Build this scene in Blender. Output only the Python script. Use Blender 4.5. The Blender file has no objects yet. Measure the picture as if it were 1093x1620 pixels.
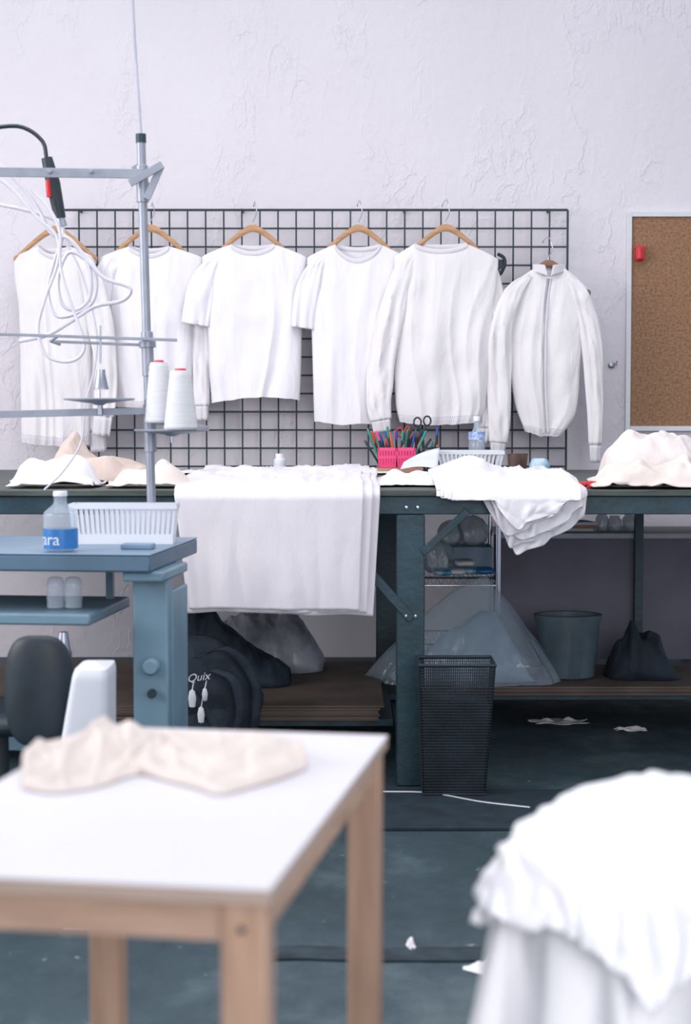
import bpy, math, random
from mathutils import Vector, Matrix, noise
random.seed(4)
S=bpy.context.scene
F=2700.0; CX=546.5; CY=810.0; H=1.19; TH=math.atan(155/2700)
ct,st=math.cos(TH),math.sin(TH)
V=Vector
def W(px,py,Y):
    a=(px-CX)/F; b=-(py-CY)/F
    dy=ct+b*st; dz=-st+b*ct
    t=Y/dy
    return V((a*t,Y,H+dz*t))
def FL(px,py,z):
    a=(px-CX)/F; b=-(py-CY)/F
    dy=ct+b*st; dz=-st+b*ct
    t=(z-H)/dz
    return V((a*t,dy*t,z))
def srgb(r,g,b):
    def c(x):
        x/=255.0
        return x/12.92 if x<=0.04045 else ((x+0.055)/1.055)**2.4
    return (c(r),c(g),c(b),1)
# ------------------------------------------------------------ materials
MATS={}
def mat(name,col,rough=0.6,var=0.08,scale=12,bump=0.0,bscale=60,metal=0,alpha=1,trans=0,spec=0.5,stretch=(1,1,1),col2=None,wr=0.0):
    if name in MATS: return MATS[name]
    m=bpy.data.materials.new(name); m.use_nodes=True
    nt=m.node_tree; n=nt.nodes; l=nt.links
    b=n['Principled BSDF']
    c=srgb(*col)
    tc=n.new('ShaderNodeTexCoord'); mp=n.new('ShaderNodeMapping'); mp.inputs['Scale'].default_value=stretch
    l.new(tc.outputs['Object'],mp.inputs['Vector'])
    ns=n.new('ShaderNodeTexNoise'); ns.inputs['Scale'].default_value=scale; ns.inputs['Detail'].default_value=5
    l.new(mp.outputs['Vector'],ns.inputs['Vector'])
    cr=n.new('ShaderNodeValToRGB')
    c2=srgb(*col2) if col2 else tuple(x*(1-var*2) for x in c[:3])+(1,)
    cr.color_ramp.elements[0].position=0.35; cr.color_ramp.elements[1].position=0.62
    cr.color_ramp.elements[0].color=c2; cr.color_ramp.elements[1].color=c
    l.new(ns.outputs['Fac'],cr.inputs['Fac']); l.new(cr.outputs['Color'],b.inputs['Base Color'])
    b.inputs['Roughness'].default_value=rough; b.inputs['Metallic'].default_value=metal
    b.inputs['Specular IOR Level'].default_value=spec
    b.inputs['Alpha'].default_value=alpha
    b.inputs['Transmission Weight'].default_value=trans
    prev=None
    if bump>0:
        n2=n.new('ShaderNodeTexNoise'); n2.inputs['Scale'].default_value=bscale; n2.inputs['Detail'].default_value=4
        l.new(mp.outputs['Vector'],n2.inputs['Vector'])
        bp=n.new('ShaderNodeBump'); bp.inputs['Strength'].default_value=bump; bp.inputs['Distance'].default_value=0.01
        l.new(n2.outputs['Fac'],bp.inputs['Height']); prev=bp
    if wr>0:
        n3=n.new('ShaderNodeTexNoise'); n3.inputs['Scale'].default_value=7; n3.inputs['Detail'].default_value=3; n3.inputs['Distortion'].default_value=0.6
        mp3=n.new('ShaderNodeMapping'); mp3.inputs['Scale'].default_value=(1.6,1.6,0.7)
        l.new(tc.outputs['Object'],mp3.inputs['Vector']); l.new(mp3.outputs['Vector'],n3.inputs['Vector'])
        b3=n.new('ShaderNodeBump'); b3.inputs['Strength'].default_value=wr; b3.inputs['Distance'].default_value=0.03
        l.new(n3.outputs['Fac'],b3.inputs['Height'])
        if prev: l.new(prev.outputs['Normal'],b3.inputs['Normal'])
        prev=b3
    if prev: l.new(prev.outputs['Normal'],b.inputs['Normal'])
    MATS[name]=m; return m
white_cloth=mat('white_cotton',(234,231,236),0.95,0.015,6,0.08,260,spec=0.1,wr=0.35)
offwhite=mat('offwhite_fleece',(232,228,230),0.95,0.02,6,0.1,220,spec=0.1,wr=0.35)
sheetm=mat('cotton_panel',(227,222,228),0.95,0.02,5,0.12,300,spec=0.1,wr=0.15)
rib=mat('rib_knit',(223,219,225),0.95,0.03,90,0.2,200,spec=0.1,stretch=(6,1,0.3))
cream=mat('cream_cotton',(228,216,209),0.95,0.03,6,0.12,220,spec=0.1,wr=0.3)
pale=mat('pale_cream_cotton',(231,222,219),0.95,0.03,6,0.12,220,spec=0.1,wr=0.3)
tan=mat('tan_cotton',(210,192,183),0.95,0.04,6,0.12,220,spec=0.1,wr=0.3)
bright=mat('bright_cotton',(248,247,250),0.95,0.01,6,0.06,220,spec=0.1,wr=0.15)
wood=mat('hanger_wood',(190,146,106),0.45,0.14,14,stretch=(1,1,6))
wood_d=mat('hanger_wood_dark',(140,98,76),0.45,0.14,14,stretch=(1,1,6))
steel=mat('steel',(165,170,182),0.35,0.05,20,metal=0.85)
chrome=mat('chrome',(200,205,215),0.2,0.02,20,metal=1)
polem=mat('grey_painted_steel',(156,161,173),0.4,0.06,20,metal=0.3)
wirem=mat('dark_wire',(22,46,58),0.5,0.1,20)
benchm=mat('bench_green_paint',(36,68,80),0.5,0.2,9,0.2,40)
bencht=mat('bench_board',(80,88,84),0.55,0.25,8,0.2,40,stretch=(0.5,3,3))
bluem=mat('blue_grey_enamel',(116,146,164),0.45,0.08,8,0.08,60)
bluet=mat('blue_grey_laminate',(120,146,170),0.4,0.08,8)
blued=mat('laminate_edge',(88,116,138),0.5,0.1,8)
black=mat('black_plastic',(36,48,58),0.5,0.2,10)
blackc=mat('black_nylon',(36,50,64),0.75,0.25,10,0.3,40,wr=0.4)
whitep=mat('white_plastic',(226,228,236),0.4,0.02,10)
whiteh=mat('white_hose',(220,217,226),0.45,0.03,10)
card=mat('cardboard',(112,98,90),0.85,0.15,6,0.1,60,stretch=(1,1,8))
cardl=mat('light_cardboard',(182,140,115),0.85,0.1,6)
lam=mat('white_laminate',(231,228,233),0.35,0.01,3)
ply=mat('plywood_edge',(186,164,150),0.6,0.12,10,stretch=(1,1,40))
pine=mat('pine',(190,154,130),0.55,0.12,9,0.05,60,stretch=(6,6,0.6))
pineh=mat('pine_rail',(194,160,138),0.55,0.12,9,0.05,60,stretch=(0.8,2,8))
pink=mat('pink_plastic',(240,70,130),0.4,0.04,10)
red=mat('red_plastic',(210,40,50),0.4,0.05,10)
clear=mat('clear_plastic',(205,218,232),0.12,0.02,10,alpha=0.36,spec=0.8)
bagp=mat('clear_bag_plastic',(200,218,234),0.25,0.2,9,0.5,14,alpha=0.6,spec=0.9,wr=0.8)
tentp=mat('clear_plastic_sheet',(196,218,234),0.16,0.06,5,0.45,12,alpha=0.30,spec=1.0,wr=1.0)
label_b=mat('blue_label',(45,120,190),0.4,0.08,20)
label_s=mat('pale_blue_label',(110,150,215),0.4,0.3,60,col2=(215,225,240))
paperm=mat('paper',(225,228,236),0.8,0.05,8)
cork=mat('cork',(158,120,92),0.9,0.2,90,0.3,90)
framew=mat('white_frame',(214,216,222),0.5,0.03,10)
greyp=mat('grey_panel',(112,111,127),0.7,0.08,5)
darkbag=mat('dark_grey_bag',(86,102,112),0.7,0.2,8,0.3,30,wr=0.6)
bucketm=mat('dark_grey_bucket',(86,104,114),0.5,0.15,8,0.15,30)
matm=mat('rubber_mat',(30,50,62),0.8,0.2,12,0.2,60)
matm2=mat('rubber_strip',(44,62,72),0.8,0.3,12,0.2,60)
threadw=mat('white_thread',(232,232,236),0.8,0.05,60,0.4,200,stretch=(0.3,0.3,8))
pack_b=mat('blue_package',(60,150,190),0.35,0.25,14,col2=(210,225,235))
brownc=mat('brown_ceramic',(120,96,86),0.5,0.15,12)
greenp=mat('green_plastic',(30,140,110),0.4,0.05,10)
bluep=mat('blue_plastic',(35,80,170),0.4,0.05,10)
orangep=mat('orange_plastic',(225,110,60),0.4,0.05,10)
zipm=mat('zipper_teeth',(150,152,162),.4,.2,200,metal=.3)
def wallmat():
    m=bpy.data.materials.new('plaster_wall'); m.use_nodes=True
    nt=m.node_tree; n=nt.nodes; l=nt.links; b=n['Principled BSDF']
    b.inputs['Roughness'].default_value=0.85; b.inputs['Specular IOR Level'].default_value=0.2
    tc=n.new('ShaderNodeTexCoord')
    a=n.new('ShaderNodeTexNoise'); a.inputs['Scale'].default_value=1.2; a.inputs['Detail'].default_value=8
    l.new(tc.outputs['Object'],a.inputs['Vector'])
    cr=n.new('ShaderNodeValToRGB'); cr.color_ramp.elements[0].position=.3; cr.color_ramp.elements[1].position=.7
    cr.color_ramp.elements[0].color=srgb(216,210,217); cr.color_ramp.elements[1].color=srgb(223,218,224)
    l.new(a.outputs['Fac'],cr.inputs['Fac']); l.new(cr.outputs['Color'],b.inputs['Base Color'])
    f=n.new('ShaderNodeTexNoise'); f.inputs['Scale'].default_value=18; f.inputs['Detail'].default_value=9; f.inputs['Roughness'].default_value=.62
    l.new(tc.outputs['Object'],f.inputs['Vector'])
    b1=n.new('ShaderNodeBump'); b1.inputs['Strength'].default_value=.38; b1.inputs['Distance'].default_value=.013
    l.new(f.outputs['Fac'],b1.inputs['Height'])
    mp2=n.new('ShaderNodeMapping'); mp2.inputs['Scale'].default_value=(2.4,1,.8)
    l.new(tc.outputs['Object'],mp2.inputs['Vector'])
    mk_=n.new('ShaderNodeTexNoise'); mk_.inputs['Scale'].default_value=1.5; mk_.inputs['Detail'].default_value=4
    l.new(mp2.outputs['Vector'],mk_.inputs['Vector'])
    mr=n.new('ShaderNodeValToRGB'); mr.color_ramp.elements[0].position=.50; mr.color_ramp.elements[1].position=.62
    l.new(mk_.outputs['Fac'],mr.inputs['Fac'])
    prev=b1
    for sc,di,st_,ds in ((5.0,.3,.34,.011),(11,.5,.22,.007)):
        mp=n.new('ShaderNodeMapping'); mp.inputs['Scale'].default_value=(1.7,1,1.0)
        l.new(tc.outputs['Object'],mp.inputs['Vector'])
        r=n.new('ShaderNodeTexNoise'); r.inputs['Scale'].default_value=sc; r.inputs['Detail'].default_value=5; r.inputs['Distortion'].default_value=di; r.inputs['Roughness'].default_value=.5
        l.new(mp.outputs['Vector'],r.inputs['Vector'])
        rr=n.new('ShaderNodeValToRGB'); e=rr.color_ramp.elements
        e[0].position=.47; e[0].color=(0,0,0,1); e[1].position=.54; e[1].color=(.35,.35,.35,1)
        x=e.new(.50); x.color=(1,1,1,1)
        l.new(r.outputs['Fac'],rr.inputs['Fac'])
        mu=n.new('ShaderNodeMath'); mu.operation='MULTIPLY'
        l.new(rr.outputs['Color'],mu.inputs[0]); l.new(mr.outputs['Color'],mu.inputs[1])
        b2=n.new('ShaderNodeBump'); b2.inputs['Strength'].default_value=st_; b2.inputs['Distance'].default_value=ds
        l.new(mu.outputs[0],b2.inputs['Height']); l.new(prev.outputs['Normal'],b2.inputs['Normal']); prev=b2
    l.new(prev.outputs['Normal'],b.inputs['Normal'])
    return m
def floormat():
    m=bpy.data.materials.new('stained_concrete'); m.use_nodes=True
    nt=m.node_tree; n=nt.nodes; l=nt.links; b=n['Principled BSDF']
    tc=n.new('ShaderNodeTexCoord')
    mp=n.new('ShaderNodeMapping'); mp.inputs['Scale'].default_value=(1,.7,1); l.new(tc.outputs['Object'],mp.inputs['Vector'])
    a=n.new('ShaderNodeTexNoise'); a.inputs['Scale'].default_value=2.2; a.inputs['Detail'].default_value=15; a.inputs['Roughness'].default_value=.68
    l.new(mp.outputs['Vector'],a.inputs['Vector'])
    cr=n.new('ShaderNodeValToRGB'); e=cr.color_ramp.elements
    e[0].position=.36; e[0].color=srgb(36,54,63); e[1].position=.68; e[1].color=srgb(92,108,112)
    x=e.new(.52); x.color=srgb(54,73,81)
    l.new(a.outputs['Fac'],cr.inputs['Fac'])
    v=n.new('ShaderNodeTexNoise'); v.inputs['Scale'].default_value=24; v.inputs['Detail'].default_value=10; v.inputs['Roughness'].default_value=.75
    l.new(tc.outputs['Object'],v.inputs['Vector'])
    vr=n.new('ShaderNodeValToRGB'); vr.color_ramp.elements[0].position=.64; vr.color_ramp.elements[1].position=.68
    l.new(v.outputs['Fac'],vr.inputs['Fac'])
    mx=n.new('ShaderNodeMix'); mx.data_type='RGBA'
    l.new(vr.outputs['Color'],mx.inputs[0]); l.new(cr.outputs['Color'],mx.inputs[6]); mx.inputs[7].default_value=srgb(130,146,150)
    l.new(mx.outputs[2],b.inputs['Base Color'])
    rr=n.new('ShaderNodeMapRange'); rr.inputs[1].default_value=.35; rr.inputs[2].default_value=.65; rr.inputs[3].default_value=.75; rr.inputs[4].default_value=.45
    l.new(a.outputs['Fac'],rr.inputs[0]); l.new(rr.outputs[0],b.inputs['Roughness'])
    bp=n.new('ShaderNodeBump'); bp.inputs['Strength'].default_value=.15; bp.inputs['Distance'].default_value=.004
    l.new(v.outputs['Fac'],bp.inputs['Height']); l.new(bp.outputs['Normal'],b.inputs['Normal'])
    return m
# ------------------------------------------------------------ geometry
def cat(pts,n):
    P=[V(p) if len(p)==3 else V((p[0],p[1],0)) for p in pts]
    P=[P[0]*2-P[1]]+P+[P[-1]*2-P[-2]]
    m=len(P)-3; out=[]
    for i in range(n+1):
        t=i/n*m; k=min(int(t),m-1); t-=k
        a,b,c,d=P[k:k+4]
        out.append(0.5*((2*b)+(c-a)*t+(2*a-5*b+4*c-d)*t*t+(3*b-a-3*c+d)*t*t*t))
    return out
def spl(pts,x):
    n=len(pts)
    if x<=pts[0][0]: return pts[0][1]
    if x>=pts[-1][0]: return pts[-1][1]
    for i in range(n-1):
        if x<=pts[i+1][0]:
            a,c=pts[i],pts[i+1]
            p0=pts[i-1] if i>0 else a; p3=pts[i+2] if i+2<n else c
            h=c[0]-a[0]
            m1=(c[1]-p0[1])/(c[0]-p0[0]); m2=(p3[1]-a[1])/(p3[0]-a[0])
            t=(x-a[0])/h
            return (2*t**3-3*t*t+1)*a[1]+(t**3-2*t*t+t)*h*m1+(-2*t**3+3*t*t)*c[1]+(t**3-t*t)*h*m2
class G:
    def __init__(s): s.v=[]; s.f=[]
    def add(s,vs,fs):
        o=len(s.v); s.v+= [V(x) for x in vs]; s.f+=[tuple(i+o for i in f) for f in fs]; return s
    def box(s,c,d,rz=0,M=None):
        x,y,z=d[0]/2,d[1]/2,d[2]/2
        vs=[V((a*x,b*y,e*z)) for a in(-1,1) for b in(-1,1) for e in(-1,1)]
        R=M if M else Matrix.Rotation(rz,3,'Z')
        vs=[R@v+V(c) for v in vs]
        return s.add(vs,[(0,1,3,2),(4,6,7,5),(0,4,5,1),(2,3,7,6),(0,2,6,4),(1,5,7,3)])
    def boxmm(s,a,b):
        return s.box([(a[i]+b[i])/2 for i in range(3)],[abs(b[i]-a[i]) for i in range(3)])
    def bar(s,p0,p1,w,t,up=(0,0,1)):
        p0,p1=V(p0),V(p1); d=p1-p0; L=d.length; d.normalize()
        u=V(up)
        if abs(d.dot(u))>.99: u=V((0,1,0))
        a=d.cross(u).normalized(); b=a.cross(d).normalized()
        M=Matrix((a,d,b)).transposed()
        return s.box((p0+p1)/2,(t,L,w),M=M)
    def tube(s,pts,r,n=10,closed=False,caps=True):
        P=[V(p) for p in pts]; m=len(P); R=r if isinstance(r,(list,tuple)) else [r]*m
        vs=[]; fs=[]; ref=None
        for i in range(m):
            if closed: d=P[(i+1)%m]-P[i-1]
            else: d=P[min(i+1,m-1)]-P[max(i-1,0)]
            d.normalize()
            if ref is None:
                ref=V((0,0,1)) if abs(d.z)<.9 else V((0,1,0))
            a=(ref-d*ref.dot(d)).normalized(); ref=a; b=d.cross(a)
            for k in range(n):
                t=2*math.pi*k/n; vs.append(P[i]+(a*math.cos(t)+b*math.sin(t))*R[i])
        for i in range(m if closed else m-1):
            j=(i+1)%m
            for k in range(n): fs.append((i*n+k,i*n+(k+1)%n,j*n+(k+1)%n,j*n+k))
        if caps and not closed: fs.append(tuple(range(n))[::-1]); fs.append(tuple((m-1)*n+k for k in range(n)))
        return s.add(vs,fs)
    def cyl(s,p0,p1,r0,r1=None,n=20): return s.tube([p0,p1],[r0,r0 if r1 is None else r1],n)
    def lathe(s,c,prof,n=32,sx=1,sy=1,fn=None):
        c=V(c); vs=[]; fs=[]
        for (r,z) in prof:
            for k in range(n):
                t=2*math.pi*k/n; rr=r*(fn(t,z) if fn else 1)
                vs.append(c+V((rr*math.cos(t)*sx,rr*math.sin(t)*sy,z)))
        for i in range(len(prof)-1):
            for k in range(n): fs.append((i*n+k,i*n+(k+1)%n,(i+1)*n+(k+1)%n,(i+1)*n+k))
        if prof[0][0]>1e-4: fs.append(tuple(range(n))[::-1])
        if prof[-1][0]>1e-4: fs.append(tuple((len(prof)-1)*n+k for k in range(n)))
        return s.add(vs,fs)
    def sheet(s,fn,nu,nv,closeu=False,flip=False):
        vs=[]; fs=[]; N=nu if closeu else nu+1
        for j in range(nv+1):
            for i in range(N): vs.append(fn(i/nu,j/nv))
        for j in range(nv):
            for i in range(nu):
                a=j*N+i; b=j*N+(i+1)%N; c=b+N; d=a+N
                fs.append((a,b,c,d) if not flip else (a,d,c,b))
        return s.add(vs,fs)
PW={}
def mk(name,g,m,parent=None,bevel=0,solid=0,sub=0,angle=45,label=None,soff=0):
    o0=PW[parent.name] if parent else None
    if o0 is None:
        xs=[v.x for v in g.v]; ys=[v.y for v in g.v]; zs=[v.z for v in g.v]
        o0=V(((min(xs)+max(xs))/2,(min(ys)+max(ys))/2,min(zs)))
    me=bpy.data.meshes.new(name); me.from_pydata([v-o0 for v in g.v],[],g.f); me.update()
    import bmesh
    bm=bmesh.new(); bm.from_mesh(me); bmesh.ops.recalc_face_normals(bm,faces=bm.faces); bm.to_mesh(me); bm.free()
    me.shade_smooth(); me.set_sharp_from_angle(angle=math.radians(angle))
    me.materials.append(m)
    o=bpy.data.objects.new(name,me); S.collection.objects.link(o)
    if parent: o.parent=parent
    else: o.location=o0
    PW[o.name]=o0
    if sub:
        q=o.modifiers.new('u','SUBSURF'); q.levels=sub; q.render_levels=sub
    if solid:
        q=o.modifiers.new('s','SOLIDIFY'); q.thickness=solid; q.offset=soff
    if bevel:
        q=o.modifiers.new('b','BEVEL'); q.width=bevel; q.segments=2; q.limit_method='ANGLE'; q.angle_limit=math.radians(40)
    if label: o['label']=label
    return o
def thing(name,label,c,loc,group=None):
    o=bpy.data.objects.new(name,None); o.empty_display_size=.05; S.collection.objects.link(o)
    o.location=loc; PW[o.name]=V(loc); o['label']=label; o['category']=c
    if group: o['group']=group
    return o
def one(name,label,c,g,m,group=None,**k):
    o=mk(name,g,m,None,**k); o['label']=label; o['category']=c
    if group: o['group']=group
    return o
def nz(x,y=0,z=0): return noise.noise(V((x,y,z)))
def settle(g,cols,frames=34,dist=.004,mass=.25,bend=.4,selfc=True,quality=5,stiff=12,friction=25):
    me=bpy.data.meshes.new('tmp'); me.from_pydata([tuple(v) for v in g.v],[],g.f); me.update()
    o=bpy.data.objects.new('tmp',me); S.collection.objects.link(o)
    cs_=[]
    for c in cols:
        cm=bpy.data.meshes.new('tmpc'); cm.from_pydata([tuple(v) for v in c.v],[],c.f); cm.update()
        import bmesh
        bm=bmesh.new(); bm.from_mesh(cm); bmesh.ops.recalc_face_normals(bm,faces=bm.faces); bm.to_mesh(cm); bm.free()
        co=bpy.data.objects.new('tmpc',cm); S.collection.objects.link(co)
        co.modifiers.new('c','COLLISION'); co.collision.thickness_outer=dist; co.collision.thickness_inner=.02; co.collision.cloth_friction=friction
        cs_.append(co)
    m=o.modifiers.new('c','CLOTH'); s=m.settings
    s.quality=quality; s.mass=mass; s.tension_stiffness=stiff; s.compression_stiffness=stiff; s.shear_stiffness=stiff*.4; s.bending_stiffness=bend; s.air_damping=2
    k=m.collision_settings; k.use_collision=True; k.distance_min=dist; k.collision_quality=2
    k.use_self_collision=selfc; k.self_distance_min=dist
    m.point_cache.frame_start=1; m.point_cache.frame_end=frames+2
    for f in range(1,frames+1): S.frame_set(f)
    dg=bpy.context.evaluated_depsgraph_get(); ev=o.evaluated_get(dg); em=ev.to_mesh()
    out=[V(v.co) for v in em.vertices]; ev.to_mesh_clear()
    ok=all(abs(p.x)<20 and abs(p.y)<20 and abs(p.z)<20 for p in out) and len(out)==len(g.v)
    for x in [o]+cs_:
        d=x.data; bpy.data.objects.remove(x); bpy.data.meshes.remove(d)
    S.frame_set(1)
    r=G(); r.v=out if ok else g.v; r.f=g.f
    if not ok: print('SIM FAILED')
    return r
# ------------------------------------------------------------ room
YW=7.7
g=G().boxmm((-6,YW,-.02),(6,YW+.2,4.0)); o=mk('wall_back',g,wallmat()); o['kind']='structure'
g=G().boxmm((-6,-2.5,-.1),(6,YW+.2,0)); o=mk('floor',g,floormat()); o['kind']='structure'
# ------------------------------------------------------------ wire grid
YG=7.62
pr=F/YG
tr=W(898,332,YG); sp=28.4/pr; sz=28.75/pr
g=G(); x1=tr.x; x0=x1-28*sp; z1=tr.z; z0=z1-16*sz
for i in range(29):
    r=.004 if i not in (0,28) else .0055
    g.tube([(x1-i*sp,YG,z1),(x1-i*sp,YG,z0)],r,6)
for j in range(17):
    r=.004 if j not in (0,16) else .0055
    g.tube([(x0,YG+.005,z1-j*sz),(x1,YG+.005,z1-j*sz)],r,6)
T0=thing('wire_grid_panel','dark metal wire grid panel mounted on the plaster wall','display grid',((x0+x1)/2,YG,z0))
mk('grid_wires',g,wirem,T0)
for i in (1,9,18,27):
    for j in (0,15):
        p=V((x1-i*sp,YG,z1-j*sz)); mk('wall_bracket',G().cyl(p,(p.x,YW,p.z),.006,n=8),wirem,T0)
# ------------------------------------------------------------ garments
def garment(name,label,cat_,Y,sh,neck,Ls,Rs,hem,seed,mt=white_cloth,band=False,sleeves=(),thick=.042,collar=True,foldamp=.015,zipper=None,hemsag=4):
    rnd=random.Random(seed)
    (xl,yl),(xr,yr)=sh; nx0,nx1,ny,df,db=neck
    def Tn(x,front):
        if x<nx0:
            t=(x-xl)/(nx0-xl); return yl+(ny-yl)*(t**.85)
        if x>nx1:
            t=(xr-x)/(xr-nx1); return yr+(ny-yr)*(max(t,0)**.85)
        t=(x-nx0)/(nx1-nx0); d=df if front else db
        return ny+d*math.sin(math.pi*t)**.7
    ph=rnd.uniform(0,6)
    def P(u,v,front,off=0):
        xt=xl+(xr-xl)*u
        yt=Tn(xt,front)
        yb=hem[0]+(hem[1]-hem[0])*u+hemsag*math.sin(math.pi*u)+(2.5*nz(u*4+seed,2,ph)+1.2*nz(u*11+seed,5,ph))*(1 if front else .3)-(0 if front else 3)
        y=yt+(yb-yt)*v
        X0=spl(Ls,v); X1=spl(Rs,v)
        x=X0+(X1-X0)*u
        if v<.25: x=x*(v*4)+xt*(1-v*4)
        s=max(0,1-(2*u-1)**2)**.5
        th=thick*(.35+.65*min(1,v*2.2)**.7)
        d=th*s
        am=foldamp*(.12+.88*v**.7)*min(1,s*1.5)
        w=.6*nz(u*1.6+seed,v*1.3,4)
        f=1.8*nz(u*3.0+w+seed,v*.8,seed)
        q=nz(u*5.0+w*2.2+(u-.5)*v*1.2+seed,v*.7,seed+7); f+=1.1*(1-abs(q)*2.6)*.5
        a=nz(u*4+v*3.5+seed,v*3.5-u*3,seed+2); f+=.8*a*(1-v*.6)
        b_=nz(u*4-v*3.5+seed,v*3.5+u*3,seed+9); f+=.7*b_*(1-v*.6)
        d+=am*f+off
        p=W(x,y,Y)
        p.y=Y-(d if front else -d*.6)
        return p
    loc=W((Ls[-1][1]+Rs[-1][1])/2,hem[0],Y)
    E=thing(name,label,cat_,loc)
    vb=.955 if band else 1.0
    g=G(); g.sheet(lambda u,v:P(u,v*vb,True),120,76); g.sheet(lambda u,v:P(u,v*vb,False),120,76,flip=True)
    mk('body',g,mt,E,angle=80)
    if band:
        g=G()
        g.sheet(lambda u,v:P(u,vb+(1-vb)*v,True,.0026*math.sin(math.pi*min(1,v+.2))-.003+.0012*math.sin(u*260)),260,6); g.sheet(lambda u,v:P(u,vb+(1-vb)*v,False,.002),120,6,flip=True)
        mk('hem_band',g,rib,E,angle=80)
    if collar:
        pts=[]
        for i in range(33):
            t=i/32; x=nx0+(nx1-nx0)*t; u=(x-xl)/(xr-xl); p=P(u,0,True); p.y-=.005; p.z-=.007; pts.append(p)
        for i in range(1,32):
            t=1-i/32; x=nx0+(nx1-nx0)*t; u=(x-xl)/(xr-xl); p=P(u,0,False); p.z-=.004; pts.append(p)
        g=G(); n=8; m=len(pts); vs=[]; fs=[]
        for i,p in enumerate(pts):
            for k in range(n):
                a=2*math.pi*k/n; vs.append(p+V((0,.0032*math.cos(a),.0105*math.sin(a))))
        for i in range(m):
            for k in range(n): fs.append((i*n+k,i*n+(k+1)%n,((i+1)%m)*n+(k+1)%n,((i+1)%m)*n+k))
        g.add(vs,fs); mk('collar',g,rib,E,angle=80)
    for si,sl in enumerate(sleeves):
        pts=sl['p']; dy=sl.get('dy',0); rd=sl.get('rd',.34); long=sl.get('cuff',False)
        N=64; C=cat(pts,N); n=32
        def ring(j,gs=1.0):
            p=C[j]; d=(C[min(j+1,N)]-C[max(j-1,0)])
            tx,ty=d.x,d.y; q=math.hypot(tx,ty) or 1; tx/=q; ty/=q
            nx_,ny_=-ty,tx; out=[]
            k0=min(1,.2+j/N*3.0)
            for k in range(n):
                a=2*math.pi*k/n; ww=p.z*gs; ca,sa=math.cos(a),math.sin(a)
                jj=j/N*(8 if long else 3)
                L=1+.12*nz(ca*1.2+seed+si*3,3,jj*.8)*min(1,j/14)
                fo=.34*nz(ca*1.9+seed+si*5,jj*.5,1)+.24*nz(ca*3.8+jj*.8+seed,jj*1.0,5)
                w=W(p.x+nx_*ca*ww*L,p.y+ny_*ca*ww*L,Y+dy)
                dep=ww/(F/Y)*(rd*math.copysign(abs(sa)**.8,sa)+fo*abs(sa)**.5)*k0
                w.y=Y+dy*(.3+.7*min(1,j/N*4))-dep-.010*(1-min(1,j/N*4)); out.append(w)
            return out
        ce=N-5 if long else N
        def mkring(a,b,gs):
            g=G(); vs=[]; fs=[]
            for j in range(a,b+1): vs+=ring(j,gs(j))
            m=b-a+1
            for j in range(m-1):
                for k in range(n): fs.append((j*n+k,j*n+(k+1)%n,(j+1)*n+(k+1)%n,(j+1)*n+k))
            g.add(vs,fs); return g
        mk('sleeve',mkring(0,ce,lambda j:1),mt,E,angle=80,solid=.002)
        if long: mk('cuff',mkring(ce,N,lambda j:.88),rib,E,angle=80,solid=.003)
    if zipper:
        C=cat([(x,y) for x,y in zipper],40); zl=[]
        for q in C:
            v=(q.y-ny)/(hem[0]-ny)
            X0=spl(Ls,v); X1=spl(Rs,v); u=(q.x-X0)/(X1-X0)
            if v<.25:
                k=v*4; a0=X0*k+xl*(1-k); a1=X1*k+xr*(1-k); u=(q.x-a0)/(a1-a0)
            p=W(q.x,q.y,Y); p.y=P(u,max(v,0),True).y-.003; zl.append(p)
        mk('zipper',G().tube(zl,[.0030-.0016*min(1,i/14) for i in range(len(zl))],6),zipm,E)
        for s_ in (-1,1):
            gp=G(); gp.tube([p+V((s_*.009,.004,0)) for p in zl],.005,8); mk('placket',gp,rib,E)
        for s_ in (-1,1):
            def cf(u,v,s_=s_):
                x=zipper[0][0]+s_*(2+ (abs((nx0 if s_<0 else nx1)-zipper[0][0])+1)*u)
                yb=zipper[0][1]-2-(zipper[0][1]-2-ny-6)*u**.8
                y=yb-v*(18-6*u)
                p=W(x+s_*4*v*(1-u),y,Y); p.y=Y-.045+.045*u**1.5+.008*v; return p
            g=G().sheet(cf,14,6); mk('collar',g,rib,E,solid=.005,angle=80)
        def cb(u,v):
            x=nx0+(nx1-nx0)*u; p=W(x,ny+8-v*14+3*math.sin(math.pi*u),Y); p.y=Y+.012; return p
        g=G().sheet(cb,16,4); mk('collar',g,rib,E,solid=.004,angle=80)
    return E
def hanger(cx,cy,Y,m,label,gy=331):
    E=thing('clothes_hanger',label,'hanger',W(cx,cy+40,Y),'wooden hangers on the wire grid')
    rel=[(-66,48),(-56,41),(-36,23),(-15,7),(0,1),(15,7),(36,23),(56,41),(66,48)]
    C=cat(rel,40); vs=[];fs=[];n=10
    for i,q in enumerate(C):
        hh=(5.6-2.2*abs(i-20)/20)*1.15
        for k in range(n):
            a=2*math.pi*k/n
            p=W(cx+q.x,cy+q.y+hh*math.sin(a),Y); p.y=Y+.007*math.cos(a); vs.append(p)
    for i in range(40):
        for k in range(n): fs.append((i*n+k,i*n+(k+1)%n,(i+1)*n+(k+1)%n,(i+1)*n+k))
    fs.append(tuple(range(n))); fs.append(tuple(40*n+k for k in range(n)))
    g=G().add(vs,fs); mk('hanger_arms',g,m,E)
    a=W(cx,cy-2,Y); b=W(cx,cy-9,Y); c=W(cx+3,gy-9,Y+.03)
    zt=W(cx,gy,YG).z
    pts=[a,b,(c+b)/2+V((.012,0,0)),V((a.x+.006,Y+.04,zt+.022)),V((a.x,YG-.01,zt+.026)),V((a.x-.004,YG+.014,zt+.016)),V((a.x-.004,YG+.014,zt+.004))]
    g=G().tube(cat(pts,26),.0022,8); mk('hook',g,chrome,E)
    return E
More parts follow.
